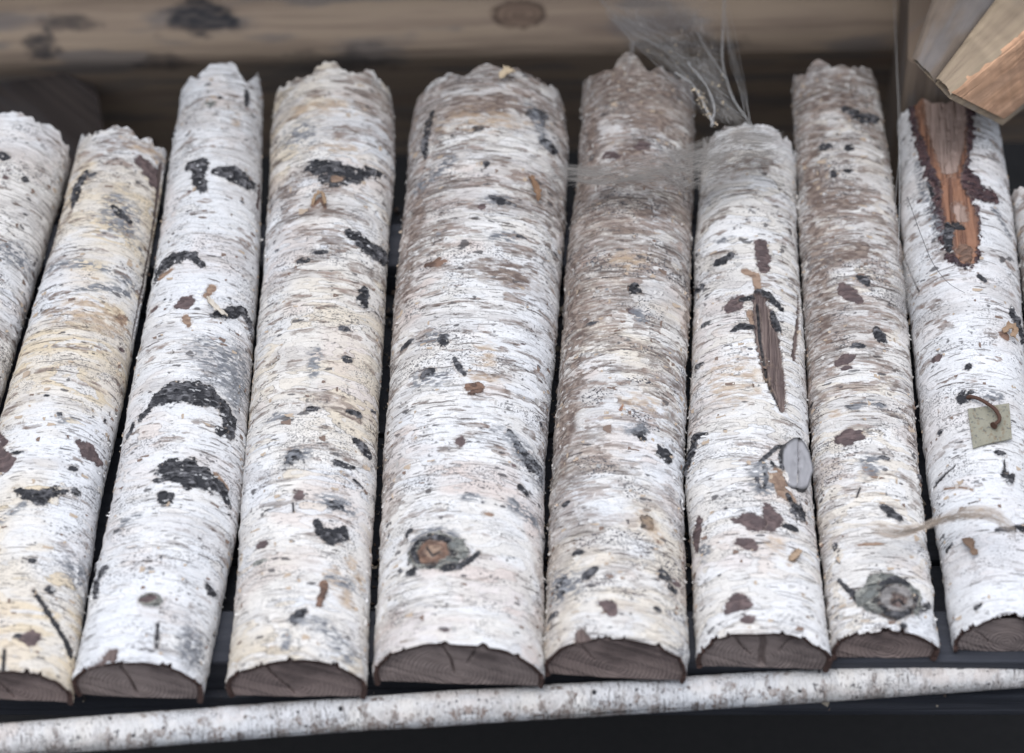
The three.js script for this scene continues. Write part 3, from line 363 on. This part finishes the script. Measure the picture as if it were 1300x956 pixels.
      ['V', [[963, 378, 5], [970, 400, 11], [976, 430, 13], [983, 470, 12], [990, 500, 9], [994, 520, 3]], 'bark_split', 0.25], ['C', [[962, 385, 1.3], [966, 430, 1.6], [976, 485, 1.6], [992, 522, 1.6]], undefined, 0.3], ['S', [[981, 395, 2], [984, 410, 4], [990, 420, 3]]], ['T', 930, 480, 60, 60], ['S', [[887, 560, 6], [882, 580, 9], [878, 600, 6]], 'bark_scar'], ['S', [[900, 556, 3], [890, 557, 4]]], ['V', [[1008, 455, 3], [1012, 420, 4], [1014, 380, 4]]],
      ['S', [[965, 590, 2], [985, 570, 2], [1000, 567, 2]]], ['G', [[965, 600, 8], [962, 615, 9], [975, 625, 6]]], ['Q', [[985, 610, 8], [995, 625, 7], [1005, 635, 5]]], ['S', [[1000, 630, 3], [1008, 645, 3]]], ['S', 1015, 650, 15, 18, 0, 'bark_scar'], ['B', [[975, 645, 6], [982, 658, 8], [978, 668, 6]], 'peeled_patch'], ['B', [[938, 660, 5], [950, 660, 9], [960, 665, 8]], 'peeled_patch'], ['B', [[938, 686, 4], [950, 690, 6], [958, 694, 4]]], ['B', [[888, 665, 6], [884, 680, 9], [884, 693, 6]], 'peeled_patch'], ['T', [[1002, 716, 3], [1012, 705, 3]]], ['Q', [[1008, 708, 3], [1012, 702, 3]]], ['T', [[985, 690, 8], [990, 700, 5]]], ['B', [[924, 776, 4], [936, 764, 8], [945, 768, 7]], 'peeled_patch'], ['B', 950, 787, 14, 9, -0.5, 'peeled_patch'], ['G', 895, 700, 12, 24], ['G', 920, 305, 20, 10]],
    bumps: [[1003, 600, 24, 0.0035], [975, 610, 22, 0.003], [930, 555, 60, 0.003], [895, 600, 40, 0.0025]] },
  { seed: 8, label: 'narrow tan birch log with a large round knot near its front', top: 80, base: 839, ratio: 0.64, st: [[100, 1005, 1110], [200, 1010, 1128], [310, 1017, 1143], [640, 1035, 1170], [838, 1057, 1192]], tone: { cream: 0.4, grey: 0.28, brown: 0.16, rough: 0.8, back: 1.35, left: 0.9, pink: 0.6 }, lent: 1.2, flakes: 700, jag: 0.5,
    cracks: [],
    marks: [['F', 1055, 120, 70, 60], ['F', [[1030, 180, 12], [1035, 260, 12], [1040, 340, 12], [1046, 420, 10]]], ['F', 1070, 250, 70, 40], ['F', 1085, 320, 70, 30], ['S', [[1075, 140, 4], [1092, 150, 8], [1108, 152, 6]], 'bark_scar'], ['S', 1047, 187, 20, 8], ['S', 1078, 188, 12, 8], ['S', 1060, 220, 14, 10], ['S', 1076, 217, 12, 6], ['S', [[1090, 352, 3], [1097, 356, 5], [1100, 360, 3]]], ['B', [[1070, 366, 6], [1080, 374, 8], [1092, 381, 4]], 'peeled_patch'], ['S', [[1112, 419, 4], [1117, 428, 6], [1122, 432, 3]], 'bark_scar'], ['S', 1089, 440, 15, 8], ['B', [[1066, 460, 4], [1074, 456, 7], [1084, 452, 3]], 'bark_scar'], ['B', 1075, 467, 12, 5], ['S', 1083, 518, 13, 7], ['S', 1118, 514, 12, 6], ['G', [[1085, 518, 4], [1100, 510, 4], [1120, 514, 4]]], ['B', [[1068, 560, 5], [1078, 557, 9], [1088, 555, 6]], 'peeled_patch'], ['T', 1062, 526, 12, 10], ['S', [[1122, 644, 4], [1132, 652, 5], [1140, 658, 4]], 'bark_scar'], ['S', 1061, 694, 6, 8], ['Q', [[1100, 595, 4], [1110, 605, 3]]], ['G', 1105, 590, 20, 30], ['C', [[1092, 618, 0.8], [1087, 630, 0.8]]],
      ['S', [[1066, 738, 2], [1080, 752, 3], [1098, 768, 4], [1115, 780, 3], [1135, 786, 3], [1160, 778, 3], [1180, 768, 3]]], ['M', 1130, 757, 66, 50, 0.2, 'knot_collar'], ['S', [[1118, 772, 2], [1126, 782, 3], [1142, 785, 3], [1156, 775, 3], [1160, 760, 2]]], ['C', 1137, 766, 36, 34], ['H', 1138, 766, 31, 29, 0, 'knot'], ['V', 1139, 767, 15, 13], ['C', [[1132, 768, 1], [1140, 764, 1], [1146, 770, 1]]], ['S', [[1120, 745, 3], [1135, 738, 4], [1150, 745, 3]]], ['S', 1146, 796, 9, 7], ['Q', 1105, 690, 30, 4], ['S', [[1165, 605, 3], [1172, 612, 3]]]],
    bumps: [[1135, 762, 26, 0.004], [1080, 560, 40, 0.0015]] },
  { seed: 9, label: 'white birch log with a bare orange wood wound at its rear end', top: 118, base: 831, ratio: 0.88, st: [[150, 1141, 1266], [310, 1145, 1288], [640, 1183, 1316], [820, 1211, 1342]], tone: { cream: 0.08, grey: 0.12, rough: 0.45, brown: 0.07, back: 0.25, pink: 0.3 }, lent: 0.8, jag: 0.2,
    cracks: [[2.5, 0.0006, 0.4]],
    marks: [['P', [[1172, 124, 20], [1178, 160, 18], [1190, 200, 18], [1205, 235, 20], [1216, 280, 22], [1222, 325, 16]], 'dark_bark', 0.35], ['P', [[1228, 140, 8], [1224, 180, 10], [1216, 215, 12], [1240, 245, 10], [1260, 250, 8]], 'dark_bark'], ['R', [[1190, 118, 28], [1198, 160, 25], [1204, 200, 18], [1206, 232, 9]], 'wood_wound', 0.12], ['W', [[1198, 116, 24], [1201, 150, 22], [1204, 180, 17], [1206, 214, 9]], 'bare_wood', 0.08], ['R', [[1207, 235, 8], [1214, 260, 15], [1222, 280, 16], [1225, 310, 13], [1226, 328, 9]], 'wood_wound', 0.3], ['W', [[1217, 265, 7], [1222, 278, 5]], undefined, 0.4], ['C', [[1214, 288, 5], [1222, 290, 3]]], ['S', [[1205, 290, 5], [1206, 320, 4]]], ['N', [[1225, 322, 8], [1226, 330, 6]]],
      ['S', [[1185, 250, 3], [1180, 235, 2]]], ['G', [[1165, 210, 4], [1178, 260, 6], [1195, 300, 5]]], ['G', [[1265, 270, 6], [1280, 300, 5]]], ['S', [[1284, 400, 6], [1292, 418, 8], [1296, 432, 5]], 'bark_scar'], ['N', 1275, 428, 12, 12], ['S', [[1243, 352, 3], [1250, 358, 2]]], ['B', 1190, 454, 13, 8], ['S', 1229, 466, 8, 8], ['S', [[1275, 604, 5], [1280, 612, 5], [1285, 605, 3]], 'bark_scar'], ['C', [[1275, 585, 1], [1276, 600, 2]]], ['C', [[1186, 620, 2.2], [1198, 605, 1.8], [1212, 592, 1.5]], 'bark_crack'], ['S', 1195, 548, 6, 6], ['S', [[1222, 505, 7], [1230, 507, 4]]], ['G', [[1250, 500, 5], [1270, 505, 5]]], ['Q', [[1200, 621, 1], [1220, 619, 1], [1235, 622, 1]]], ['S', [[1265, 675, 2], [1285, 672, 3], [1300, 672, 4]]], ['S', [[1203, 700, 2], [1210, 692, 2]]], ['C', [[1150, 330, 1], [1165, 370, 1]]], ['S', [[1245, 768, 2], [1240, 772, 3]]]] },
  { seed: 10, label: 'birch log at the far right edge, mostly outside the photo', top: 222, base: 822, ratio: 0.85, st: [[240, 1283, 1395], [360, 1298, 1416], [640, 1336, 1456], [815, 1362, 1490]], tone: { cream: 0.3, grey: 0.3, rough: 0.6, brown: 0.15, left: 0.5 } },
];
const logs = LOGS.map(makeLog);

// ------------------------------------------------------------------ shed roof over the rear, front pole, small things
{
  const wm = woodMat(1.2, 0.2, 512, 128, { c0: [0.30, 0.23, 0.17], c1: [0.17, 0.13, 0.10], seed: 12 });
  const root = thing('shed_roof', 'boarded roof edge above the rear of the logs, outside the photo', 'roof', v3(0, ROOF_Y, ROOF_Z - 0.4));
  for (let i = 0; i < 6; i++) part('roof_board', timber(boxRing(-0.75, ROOF_Y, ROOF_Y + 0.02, ROOF_Z - 0.15 * i - 0.147, ROOF_Z - 0.15 * i), boxRing(0.75, ROOF_Y, ROOF_Y + 0.02, ROOF_Z - 0.15 * i - 0.147, ROOF_Z - 0.15 * i), 1.2, 0.2, 0.002, 4), wm, root);
}
{ // birch pole across the front
  const A = P(-40, 944, -0.026), B = P(1340, 847, -0.026), r0 = 0.0108, ax = B.clone().sub(A), L = ax.length(); ax.normalize(); const side = v3(-ax.z, 0, ax.x);
  const src = logs[9], g = gridGeo(64, 400, (i, j) => { const a = i / 64 * Math.PI * 2, s = j / 400, r = r0 * (1 + (fbm(s * 14, a, 3) - 0.5) * 0.14 + (fbm(s * 160, Math.sin(a) * 4, 2) - 0.5) * 0.03), c = A.clone().addScaledVector(ax, s * L); c.addScaledVector(side, Math.cos(a) * r); c.y += Math.sin(a) * r + 0.002 * Math.sin(s * 5);
    const q = s * 2.2, vv = Math.abs(q % 2 - 1) * 0.9 + 0.05; return [c.x, c.y, c.z, 0.08 + 0.84 * Math.abs(i / 32 - 1), vv]; });
  const root = thing('birch_pole', 'thin birch pole lying crosswise under the front ends of the logs', 'pole', A.clone().lerp(B, 0.5).setY(-0.05));
  part('bark', g, src.mat, root);
  const cap = (c, d) => { const q = new THREE.CircleGeometry(r0 * 0.97, 32); q.lookAt(ax.clone().multiplyScalar(d)); q.translate(c.x, c.y, c.z); return q; };
  part('cut_end', cap(A, -1), endMats[1], root); part('cut_end', cap(B, 1), endMats[1], root);
}
const tube = (pts, r, rs = 5, seg) => new THREE.TubeGeometry(new THREE.CatmullRomCurve3(pts), seg ?? pts.length * 8, r, rs);
{ // cut branch stub on the log with the split
  const lg = logs[6], root = lg.root, [phi, s] = lg.toSurf(1006, 596), c = new THREE.Vector3(...lg.surf(phi, s)), n = new THREE.Vector3(...lg.surf(phi, s, 0.01)).sub(c).normalize();
  const dir = n.clone().add(v3(-0.12, 0.45, 0.30)).normalize(), ex = v3(0, 0, 1).addScaledVector(dir, -dir.z).normalize(), ey = dir.clone().cross(ex);
  const col = [], g = gridGeo(48, 14, (i, j) => { const a = i / 48 * Math.PI * 2, cap = j > 6, f = cap ? 1 - (j - 7) / 7 : 1.12 - 0.12 * j / 6, k = cap ? 1 : j / 6; const w = f * (1 + 0.28 * (fbm(Math.cos(a) * 2 + 5, Math.sin(a) * 2 + 5, 3) - 0.5)), ru = 0.0185 * w, rv = 0.0105 * w;
    const ht = -0.009 + 0.0125 * k - (cap ? 0.001 * Math.sin(f * 22) * 0.3 + (Math.abs(ev(a, f) - 0.1) < 0.06 ? 0.0025 : 0) : 0); const p = c.clone().addScaledVector(ex, Math.cos(a) * ru).addScaledVector(ey, Math.sin(a) * rv).addScaledVector(dir, ht); const q = cap && f < 0.93 ? lerp(0.22, 0.40, 0.5 * vn(f * 26, a * 2) + 0.5 * fbm(Math.cos(a) * f * 4 + 9, Math.sin(a) * f * 4 + 9, 3)) : lerp(0.03, 0.09, vn(a * 8, j)); col.push(q, q * 0.97, q * 1.0); return [p.x, p.y, p.z, 0, 0]; });
  function ev(a, f) { return Math.sin(a) * f; }
  g.setAttribute('color', new THREE.Float32BufferAttribute(col, 3));
  part('branch_stub', g, new THREE.MeshStandardMaterial({ vertexColors: true, roughness: 0.9 }), root);
}
{ // tag under a bent rusty nail
  const lg = logs[8], on = (x, y, off) => { const [p, s] = lg.toSurf(x, y); return new THREE.Vector3(...lg.base(p, s, off)); };
  const c = [[1229, 522], [1277, 517], [1280, 563], [1236, 572]], q = c.map(([x, y], i) => on(x, y, [0.0016, 0.0035, 0.0042, 0.0016][i])), nrm = q[1].clone().sub(q[0]).cross(q[3].clone().sub(q[0])).normalize(); if (nrm.y < 0) nrm.negate();
  const face = t => gridGeo(20, 20, (i, j) => { const u = i / 20, v = j / 20, p = q[0].clone().lerp(q[1], u).lerp(q[3].clone().lerp(q[2], u), v).addScaledVector(nrm, t + 0.0008 * Math.sin(u * 3) * v + (fbm(u * 5, v * 5, 2) - 0.5) * 0.0006); return [p.x, p.y, p.z, u, v]; });
  const W = 128, d = new Uint8Array(W * W * 4); for (let j = 0; j < W; j++) for (let i = 0; i < W; i++) { const f = fbm(i / 20, j / 20, 4), st = sst(0.6, 0.75, fbm(i / 9 + 50, j / 9, 4)), sp = sst(0.8, 0.86, vn(i / 5 + 90, j / 5)), k = (j * W + i) * 4; let c3 = [0.215 + 0.11 * f, 0.205 + 0.10 * f, 0.155 + 0.08 * f].map((x, n) => lerp(lerp(x, [0.2, 0.14, 0.08][n], st * 0.6), 0.09, sp * 0.7)); for (let n = 0; n < 3; n++) d[k + n] = enc[c3[n] * 4096 | 0]; d[k + 3] = 255; }
  const t = tex(d, W, W, true), top = face(0.0006), bot = face(-0.0004), rim = gridGeo(80, 1, (i, j) => { const k = i % 80, e = Math.floor(k / 20), f = (k % 20) / 20, uv = [[f, 0], [1, f], [1 - f, 1], [0, 1 - f]][e], ix = Math.round(uv[1] * 20) * 21 + Math.round(uv[0] * 20), a = (j ? top : bot).attributes.position; return [a.getX(ix), a.getY(ix), a.getZ(ix), uv[0], uv[1]]; });
  single('label_tag', mergeGeometries([top, bot, rim]), new THREE.MeshStandardMaterial({ map: t, roughness: 0.6, side: THREE.DoubleSide }), 'small square greenish grey tag held on the right birch log by a bent nail', 'tag');
  const npts = [on(1228, 506, -0.004), on(1230, 507, 0.002), on(1240, 511, 0.004), on(1250, 518, 0.005), on(1260, 528, 0.006), on(1265, 540, 0.006), on(1259, 548, 0.006)];
  const nm = std([0.10, 0.052, 0.036], 0.8, { metalness: 0.3 }), nr = thing('bent_nail', 'rusty bent nail over the square tag on the right birch log', 'nail', npts[1]);
  part('shank', tube(npts, 0.0013, 10, 40), nm, nr); const hd = new THREE.CylinderGeometry(0.0026, 0.0023, 0.0012, 18), e = npts[6].clone().sub(npts[5]).normalize(); hd.applyQuaternion(new THREE.Quaternion().setFromUnitVectors(v3(0, 1, 0), e)); hd.translate(npts[6].x, npts[6].y, npts[6].z); part('head', hd, nm, nr);
}
// bits lying or sticking on the logs
const chipMat = (c) => std(c, 0.85, { side: THREE.DoubleSide });
function chip(li, px, w0, curl, colour, name, label, cat, group, lift = 0.001) {     // a curled strip following points on the log
  const lg = logs[li], pts = px.map(([x, y], i) => { const [p, s] = lg.toSurf(x, y); return new THREE.Vector3(...lg.base(p, s, lift + curl * Math.sin(i / (px.length - 1) * Math.PI * 0.8))); }), cv = new THREE.CatmullRomCurve3(pts), n = 18;
  const mk = o => gridGeo(6, n, (i, j) => { const t = j / n, p = cv.getPoint(t), tg = cv.getTangent(t), sd = tg.clone().cross(v3(0, 1, 0)).normalize(), w = w0 * (0.45 + 0.55 * Math.sin(Math.PI * (0.12 + 0.8 * t))) * (0.45 + 0.9 * vn(j * 0.8, px[0][0])), u = i / 3 - 1; p.addScaledVector(sd, u * w); p.y += o + w * 0.55 * u * u + (vn(i * 0.9, j * 0.7 + px[0][0]) - 0.5) * 0.0022; return [p.x, p.y, p.z, i / 6, t]; });
  const a = mk(0.0003), b = mk(-0.0003); single(name, mergeGeometries([a, b]), chipMat(colour), label, cat, group);
}
chip(4, [[671, 226], [673, 240], [676, 254], [678, 260]], 0.0026, 0.005, [0.25, 0.15, 0.09], 'wood_splinter', 'brown wood splinter standing on the widest birch log beside the cobweb', 'splinter');
chip(4, [[634, 104], [642, 101], [650, 98]], 0.0035, 0.004, [0.60, 0.48, 0.33], 'wood_chip', 'pale wood chip on the rear end of the widest birch log', 'chip', undefined, 0.003);
chip(8, [[1224, 685], [1230, 690], [1236, 700], [1240, 708]], 0.0030, 0.003, [0.22, 0.145, 0.10], 'dry_leaf', 'curled brown dry leaf scrap below the thick web strands on the right log', 'leaf');
chip(2, [[264, 378], [268, 392], [276, 402], [286, 406]], 0.0022, 0.005, [0.62, 0.56, 0.48], 'bark_curl', 'pale loose curl of bark beside a dark scar on the third log', 'bark curl');
chip(3, [[396, 262], [402, 252], [409, 250], [413, 262]], 0.0016, 0.004, [0.36, 0.25, 0.16], 'bark_shred', 'small brown looped bark shred below the broad black scar', 'bark shred');
chip(6, [[1003, 712], [1008, 708], [1014, 700]], 0.0028, 0.002, [0.40, 0.29, 0.20], 'bark_shred', 'orange brown bark shred at the right side of the split log', 'bark shred');
chip(8, [[1272, 424], [1276, 420], [1281, 424], [1280, 432]], 0.003, 0.004, [0.34, 0.23, 0.15], 'bark_shred', 'brown curled bark shred on the right log beside a black scar', 'bark shred');
{ // crumbs of bark and wood fallen between the logs and in front of them
  const R = rng(501), ps = [], cs = []; const base0 = new THREE.TetrahedronGeometry(1, 0).toNonIndexed();
  for (let n = 0; n < 2200; n++) {
    const li = Math.floor(R() * 9), a = logs[li], b = logs[li + 1], front = R() < 0.12, z = front ? Math.max(a.front, b.front) + 0.001 + 0.012 * R() : lerp(-0.19, 0.24, R()), x0 = a.C(z) + a.HW(z) * 0.98, x1 = b.C(z) - b.HW(z) * 0.98; if (front) continue;
    const x = front ? lerp(a.C(z) - a.HW(z), x1, R()) : lerp(x0, x1, R()) , s = 0.0006 + 0.0018 * R() ** 3, e = new THREE.Euler(R() * 6, R() * 6, R() * 6), g = base0.clone(); g.scale(s * (0.6 + R()), s * 0.35, s * (0.6 + 1.6 * R())); g.applyMatrix4(new THREE.Matrix4().makeRotationFromEuler(e)); g.translate(x, BOARD + s * 0.5 + 0.012 * R() * R(), z);
    const t = R(), c = t < 0.35 ? [0.42, 0.36, 0.28] : t < 0.7 ? [0.15, 0.11, 0.085] : [0.05, 0.045, 0.045]; ps.push(...g.attributes.position.array); for (let i = 0; i < g.attributes.position.count; i++) cs.push(...c);
  }
  const g = new THREE.BufferGeometry(); g.setAttribute('position', new THREE.Float32BufferAttribute(ps, 3)); g.setAttribute('color', new THREE.Float32BufferAttribute(cs, 3)); g.computeVertexNormals();
  const m = new THREE.Mesh(g, flakeMat); m.name = 'bark_crumbs'; m.userData = { kind: 'stuff', label: 'crumbs of bark and wood fallen between the logs', category: 'debris' }; m.castShadow = m.receiveShadow = true; scene.add(m);
}
// ------------------------------------------------------------------ cobwebs
const silk = std([0.48, 0.47, 0.46], 0.8), dustSilk = std([0.40, 0.37, 0.34], 0.9), brownSilk = std([0.40, 0.33, 0.27], 0.9);
const PX = a => a.map(([x, y, h]) => P(x, y, h));
function gauze(fn, nu, nv, seed, dens, colour, fx, fy) {          // a thin dusty sheet of fine threads
  const W = 512, H = 256, d = new Uint8Array(W * H * 4);
  for (let j = 0; j < H; j++) for (let i = 0; i < W; i++) { const u = i / W, v = j / H, e = Math.min(1, Math.min(u, 1 - u) * 9) * Math.min(1, Math.min(v, 1 - v) * 5), y = v * fy + 1.5 * fbm(u * 5 + seed, v * 3, 3); const fib = Math.pow(1 - Math.abs(2 * fbm(u * fx + seed, y * 9, 3) - 1), 6), fib2 = Math.pow(1 - Math.abs(2 * fbm(u * fx * 2 + v * 9 + seed * 3, y * 5 - u * 8, 2) - 1), 9), cl = sst(0.3, 0.7, fbm(u * 6 + seed, v * 4 + seed, 4)); const k = (j * W + i) * 4, q = clamp(e * dens * (0.35 * cl + 0.55 * fib * (0.3 + cl) + 0.45 * fib2)) * 255; d[k] = d[k + 1] = d[k + 2] = q; d[k + 3] = 255; }
  return [gridGeo(nu, nv, fn), new THREE.MeshStandardMaterial({ color: new THREE.Color().setRGB(...colour), alphaMap: tex(d, W, H, false), transparent: true, roughness: 1, side: THREE.DoubleSide, depthWrite: false })];
}
function strands(n, fromFn, toFn, r, seed, sag = 0.002) { const R = rng(seed), out = []; for (let i = 0; i < n; i++) { const a = fromFn(R), b = toFn(R), p = [a]; for (let k = 1; k < 4; k++) { const q = a.clone().lerp(b, k / 4); q.y -= sag * Math.sin(k / 4 * Math.PI) * R(); q.x += (R() - 0.5) * 0.004; q.z += (R() - 0.5) * 0.004; p.push(q); } p.push(b); out.push(tube(p, r * (0.5 + R()), 3, 8)); } return out; }
const track = (pts) => { const c = new THREE.CatmullRomCurve3(PX(pts)); return t => c.getPoint(clamp(t)); };
{ // hanging web, from the rear timber down to the log tops
  const Lf = track([[752, -12, 0.03], [790, 40, 0.04], [838, 82, 0.05], [880, 112, 0.056], [906, 156, 0.060]]), Rt = track([[922, -12, 0.03], [917, 40, 0.04], [919, 82, 0.05], [932, 128, 0.056], [957, 166, 0.058]]);
  const root = thing('hanging_cobweb', 'torn grey cobweb hanging in front of the rear timber above two log ends', 'cobweb', P(900, 150, 0.05));
  const [g, m] = gauze((i, j) => { const u = i / 40, v = j / 40, p = Lf(v).lerp(Rt(v), u); p.y -= 0.008 * Math.sin(u * Math.PI) * Math.sin(v * 3); return [p.x, p.y, p.z, v, u]; }, 40, 40, 3, 0.46, [0.38, 0.36, 0.34], 14, 7);
  part('web_sheet', g, m, root);
  const q = R => { const v = R(); return Lf(v).lerp(Rt(v), R()); };
  part('web_threads', mergeGeometries([...strands(30, q, q, 0.00007, 11, 0.010), ...strands(16, R => Lf(R() * 0.5), R => Rt(0.4 + R() * 0.6), 0.00007, 12), ...strands(14, R => Lf(R()), R => Lf(Math.min(1, R() + 0.3)), 0.00008, 13), ...strands(8, R => Rt(R() * 0.2), R => Rt(0.9 + 0.1 * R()), 0.00009, 14)]), silk, root, 'stuff');
  const rope = (pts, r, n, sd) => { const c = new THREE.CatmullRomCurve3(PX(pts)), R = rng(sd), o = []; for (let i = 0; i < n; i++) { const ox = (R() - 0.5) * 0.003, oy = (R() - 0.5) * 0.003, ps = []; for (let k = 0; k <= 10; k++) { const p = c.getPoint(k / 10), w = 0.4 + 0.6 * Math.abs(Math.sin(k * 0.9 + i)); p.x += ox * w; p.z += oy * w; ps.push(p); } o.push(tube(ps, r * (0.6 + R() * 0.8), 4, 40)); } return mergeGeometries(o); };
  part('web_strand', rope([[920, -10, 0.035], [917, 40, 0.042], [918, 85, 0.05], [932, 128, 0.056], [957, 164, 0.055]], 0.00014, 4, 21), silk, root);
  part('web_strand', rope([[858, 92, 0.05], [880, 108, 0.055], [893, 130, 0.058], [906, 158, 0.060]], 0.00013, 7, 22), silk, root);
  part('web_strand', rope([[874, 78, 0.055], [900, 112, 0.058], [908, 140, 0.06], [904, 160, 0.06]], 0.00013, 5, 23), silk, root);
  part('web_strand', rope([[886, 40, 0.04], [897, 62, 0.047], [912, 84, 0.05], [922, 100, 0.052]], 0.00011, 4, 24), silk, root);
  part('web_strand', rope([[758, -6, 0.02], [782, 22, 0.03], [815, 48, 0.035], [850, 62, 0.04]], 0.00012, 3, 25), silk, root);
  part('web_strand', rope([[803, 52, 0.045], [800, 75, 0.048], [793, 100, 0.055]], 0.00012, 3, 26), silk, root);
  const R = rng(88), cr = []; for (let n = 0; n < 90; n++) { const v = 0.75 + 0.25 * R(), p = n < 55 ? Lf(v) : Lf(R()).lerp(Rt(R()), R()); const b = new THREE.TetrahedronGeometry(0.0004 + 0.0014 * R() * R()); b.scale(1, 0.6, 1 + 2 * R()); b.rotateX(R() * 6); b.rotateY(R() * 6); b.translate(p.x + (R() - 0.5) * 0.006, p.y + (R() - 0.5) * 0.004, p.z + (R() - 0.5) * 0.006); cr.push(b); }
  part('trapped_crumbs', mergeGeometries(cr), std([0.52, 0.42, 0.30], 0.9), root, 'stuff');
}
{ // dusty web stretched across three logs
  const up = track([[686, 214, 0.050], [740, 212, 0.052], [800, 205, 0.057], [860, 190, 0.058], [905, 170, 0.058], [950, 158, 0.058], [1000, 168, 0.052]]), lo = track([[690, 232, 0.050], [740, 238, 0.049], [800, 236, 0.060], [860, 243, 0.058], [900, 240, 0.050], [950, 222, 0.062], [1004, 205, 0.052]]);
  const root = thing('cobweb', 'dusty grey cobweb sheet stretched across three birch logs below the hanging web', 'cobweb', P(840, 220, 0.05));
  const [g, m] = gauze((i, j) => { const u = i / 80, v = j / 16, p = up(u).lerp(lo(u), v); p.y += 0.003 - 0.003 * Math.sin(v * Math.PI) + 0.002 * Math.sin(u * 19); return [p.x, p.y, p.z, u, v]; }, 80, 16, 7, 1.6, [0.19, 0.175, 0.16], 7, 6);
  part('web_sheet', g, m, root);
  part('web_threads', mergeGeometries([...strands(60, R => { const u = R() * 0.7; return up(u).lerp(lo(u), R()); }, R => { const u = 0.3 + 0.7 * R(); return up(u).lerp(lo(u), R()); }, 0.00009, 31, 0.004), ...strands(30, R => up(R()), R => lo(R()), 0.00008, 32, 0.003)]), dustSilk, root, 'stuff');
}
{ // brownish matted web strand low on the right
  const c = track([[1100, 668, 0.047], [1130, 676, 0.047], [1165, 672, 0.035], [1195, 660, 0.040], [1230, 652, 0.057], [1262, 655, 0.063], [1290, 676, 0.064]]), root = thing('cobweb', 'brown matted web strand bridging two logs at the lower right', 'cobweb', P(1190, 665, 0.04));
  const sp = R => { const t = R() * 0.75, p = c(t); p.y += (R() - 0.5) * 0.006; p.z += (R() - 0.5) * 0.012 * (0.4 + Math.abs(t - 0.4)); return [t, p]; };
  const R = rng(61), o = []; for (let n = 0; n < 70; n++) { const t0 = R() * 0.8, t1 = t0 + 0.15 + 0.3 * R(), a = (R() - 0.5), b = (R() - 0.5), ps = []; for (let k = 0; k <= 5; k++) { const t = lerp(t0, t1, k / 5), p = c(t), sp2 = 0.003 + 0.022 * Math.abs(t - 0.4); p.z += lerp(a, b, k / 5) * sp2; p.y += (R() - 0.5) * 0.0015 + b * 0.002; ps.push(p); } o.push(tube(ps, 0.00009 + 0.00012 * R(), 3, 14)); }
  part('web_threads', mergeGeometries(o), brownSilk, root, 'stuff');
  const [g, m] = gauze((i, j) => { const u = i / 60, v = j / 8, p = c(u); p.z += (v - 0.5) * (0.008 + 0.022 * Math.abs(u - 0.4)); p.y += 0.001; return [p.x, p.y, p.z, u, v]; }, 60, 8, 13, 0.9, [0.42, 0.35, 0.29], 6, 4); part('web_sheet', g, m, root);
}
{ // single threads and a dusty scrap of web in the gap
  single('web_thread', mergeGeometries([tube(PX([[1135, -10, 0.0], [1138, 80, 0.03], [1141, 160, 0.045], [1142, 260, 0.03], [1140, 330, 0.02]]), 0.00022, 4, 60), tube(PX([[1135, -10, 0.0], [1139, 80, 0.033], [1143, 165, 0.045], [1137, 250, 0.03], [1133, 290, 0.03]]), 0.00012, 4, 60)]), silk, 'long pale silk thread hanging down between the last two full logs', 'thread');
  single('dark_thread', tube(PX([[1152, 250, 0.05], [1170, 300, 0.055], [1185, 335, 0.058], [1205, 360, 0.062], [1225, 372, 0.064]]), 0.00020, 4, 50), std([0.06, 0.055, 0.06], 0.9), 'fine dark thread curving over the right birch log below its wound', 'thread');
  const a = track([[1126, 330, 0.03], [1130, 352, 0.03], [1136, 385, 0.025]]), b = track([[1160, 325, 0.035], [1168, 352, 0.05], [1158, 395, 0.03]]), root = thing('cobweb', 'small dusty cobweb scrap in the gap left of the right log', 'cobweb', P(1145, 360, 0.02));
  const [g, m] = gauze((i, j) => { const u = i / 20, v = j / 20, p = a(v).lerp(b(v), u); p.y -= 0.006 * Math.sin(u * Math.PI); return [p.x, p.y, p.z, v, u]; }, 20, 20, 17, 0.7, [0.36, 0.34, 0.33], 5, 5); part('web_sheet', g, m, root);
  part('web_threads', mergeGeometries(strands(24, R => a(R()), R => b(R()), 0.00009, 41, 0.004)), dustSilk, root, 'stuff');
}

renderer_setup();
function renderer_setup() {
  const renderer = new THREE.WebGLRenderer({ antialias: true });
  renderer.setSize(1024, 753); renderer.toneMapping = THREE.LinearToneMapping; renderer.toneMappingExposure = EXPOSURE;
  renderer.shadowMap.enabled = true;
  renderer.render(scene, camera);
}
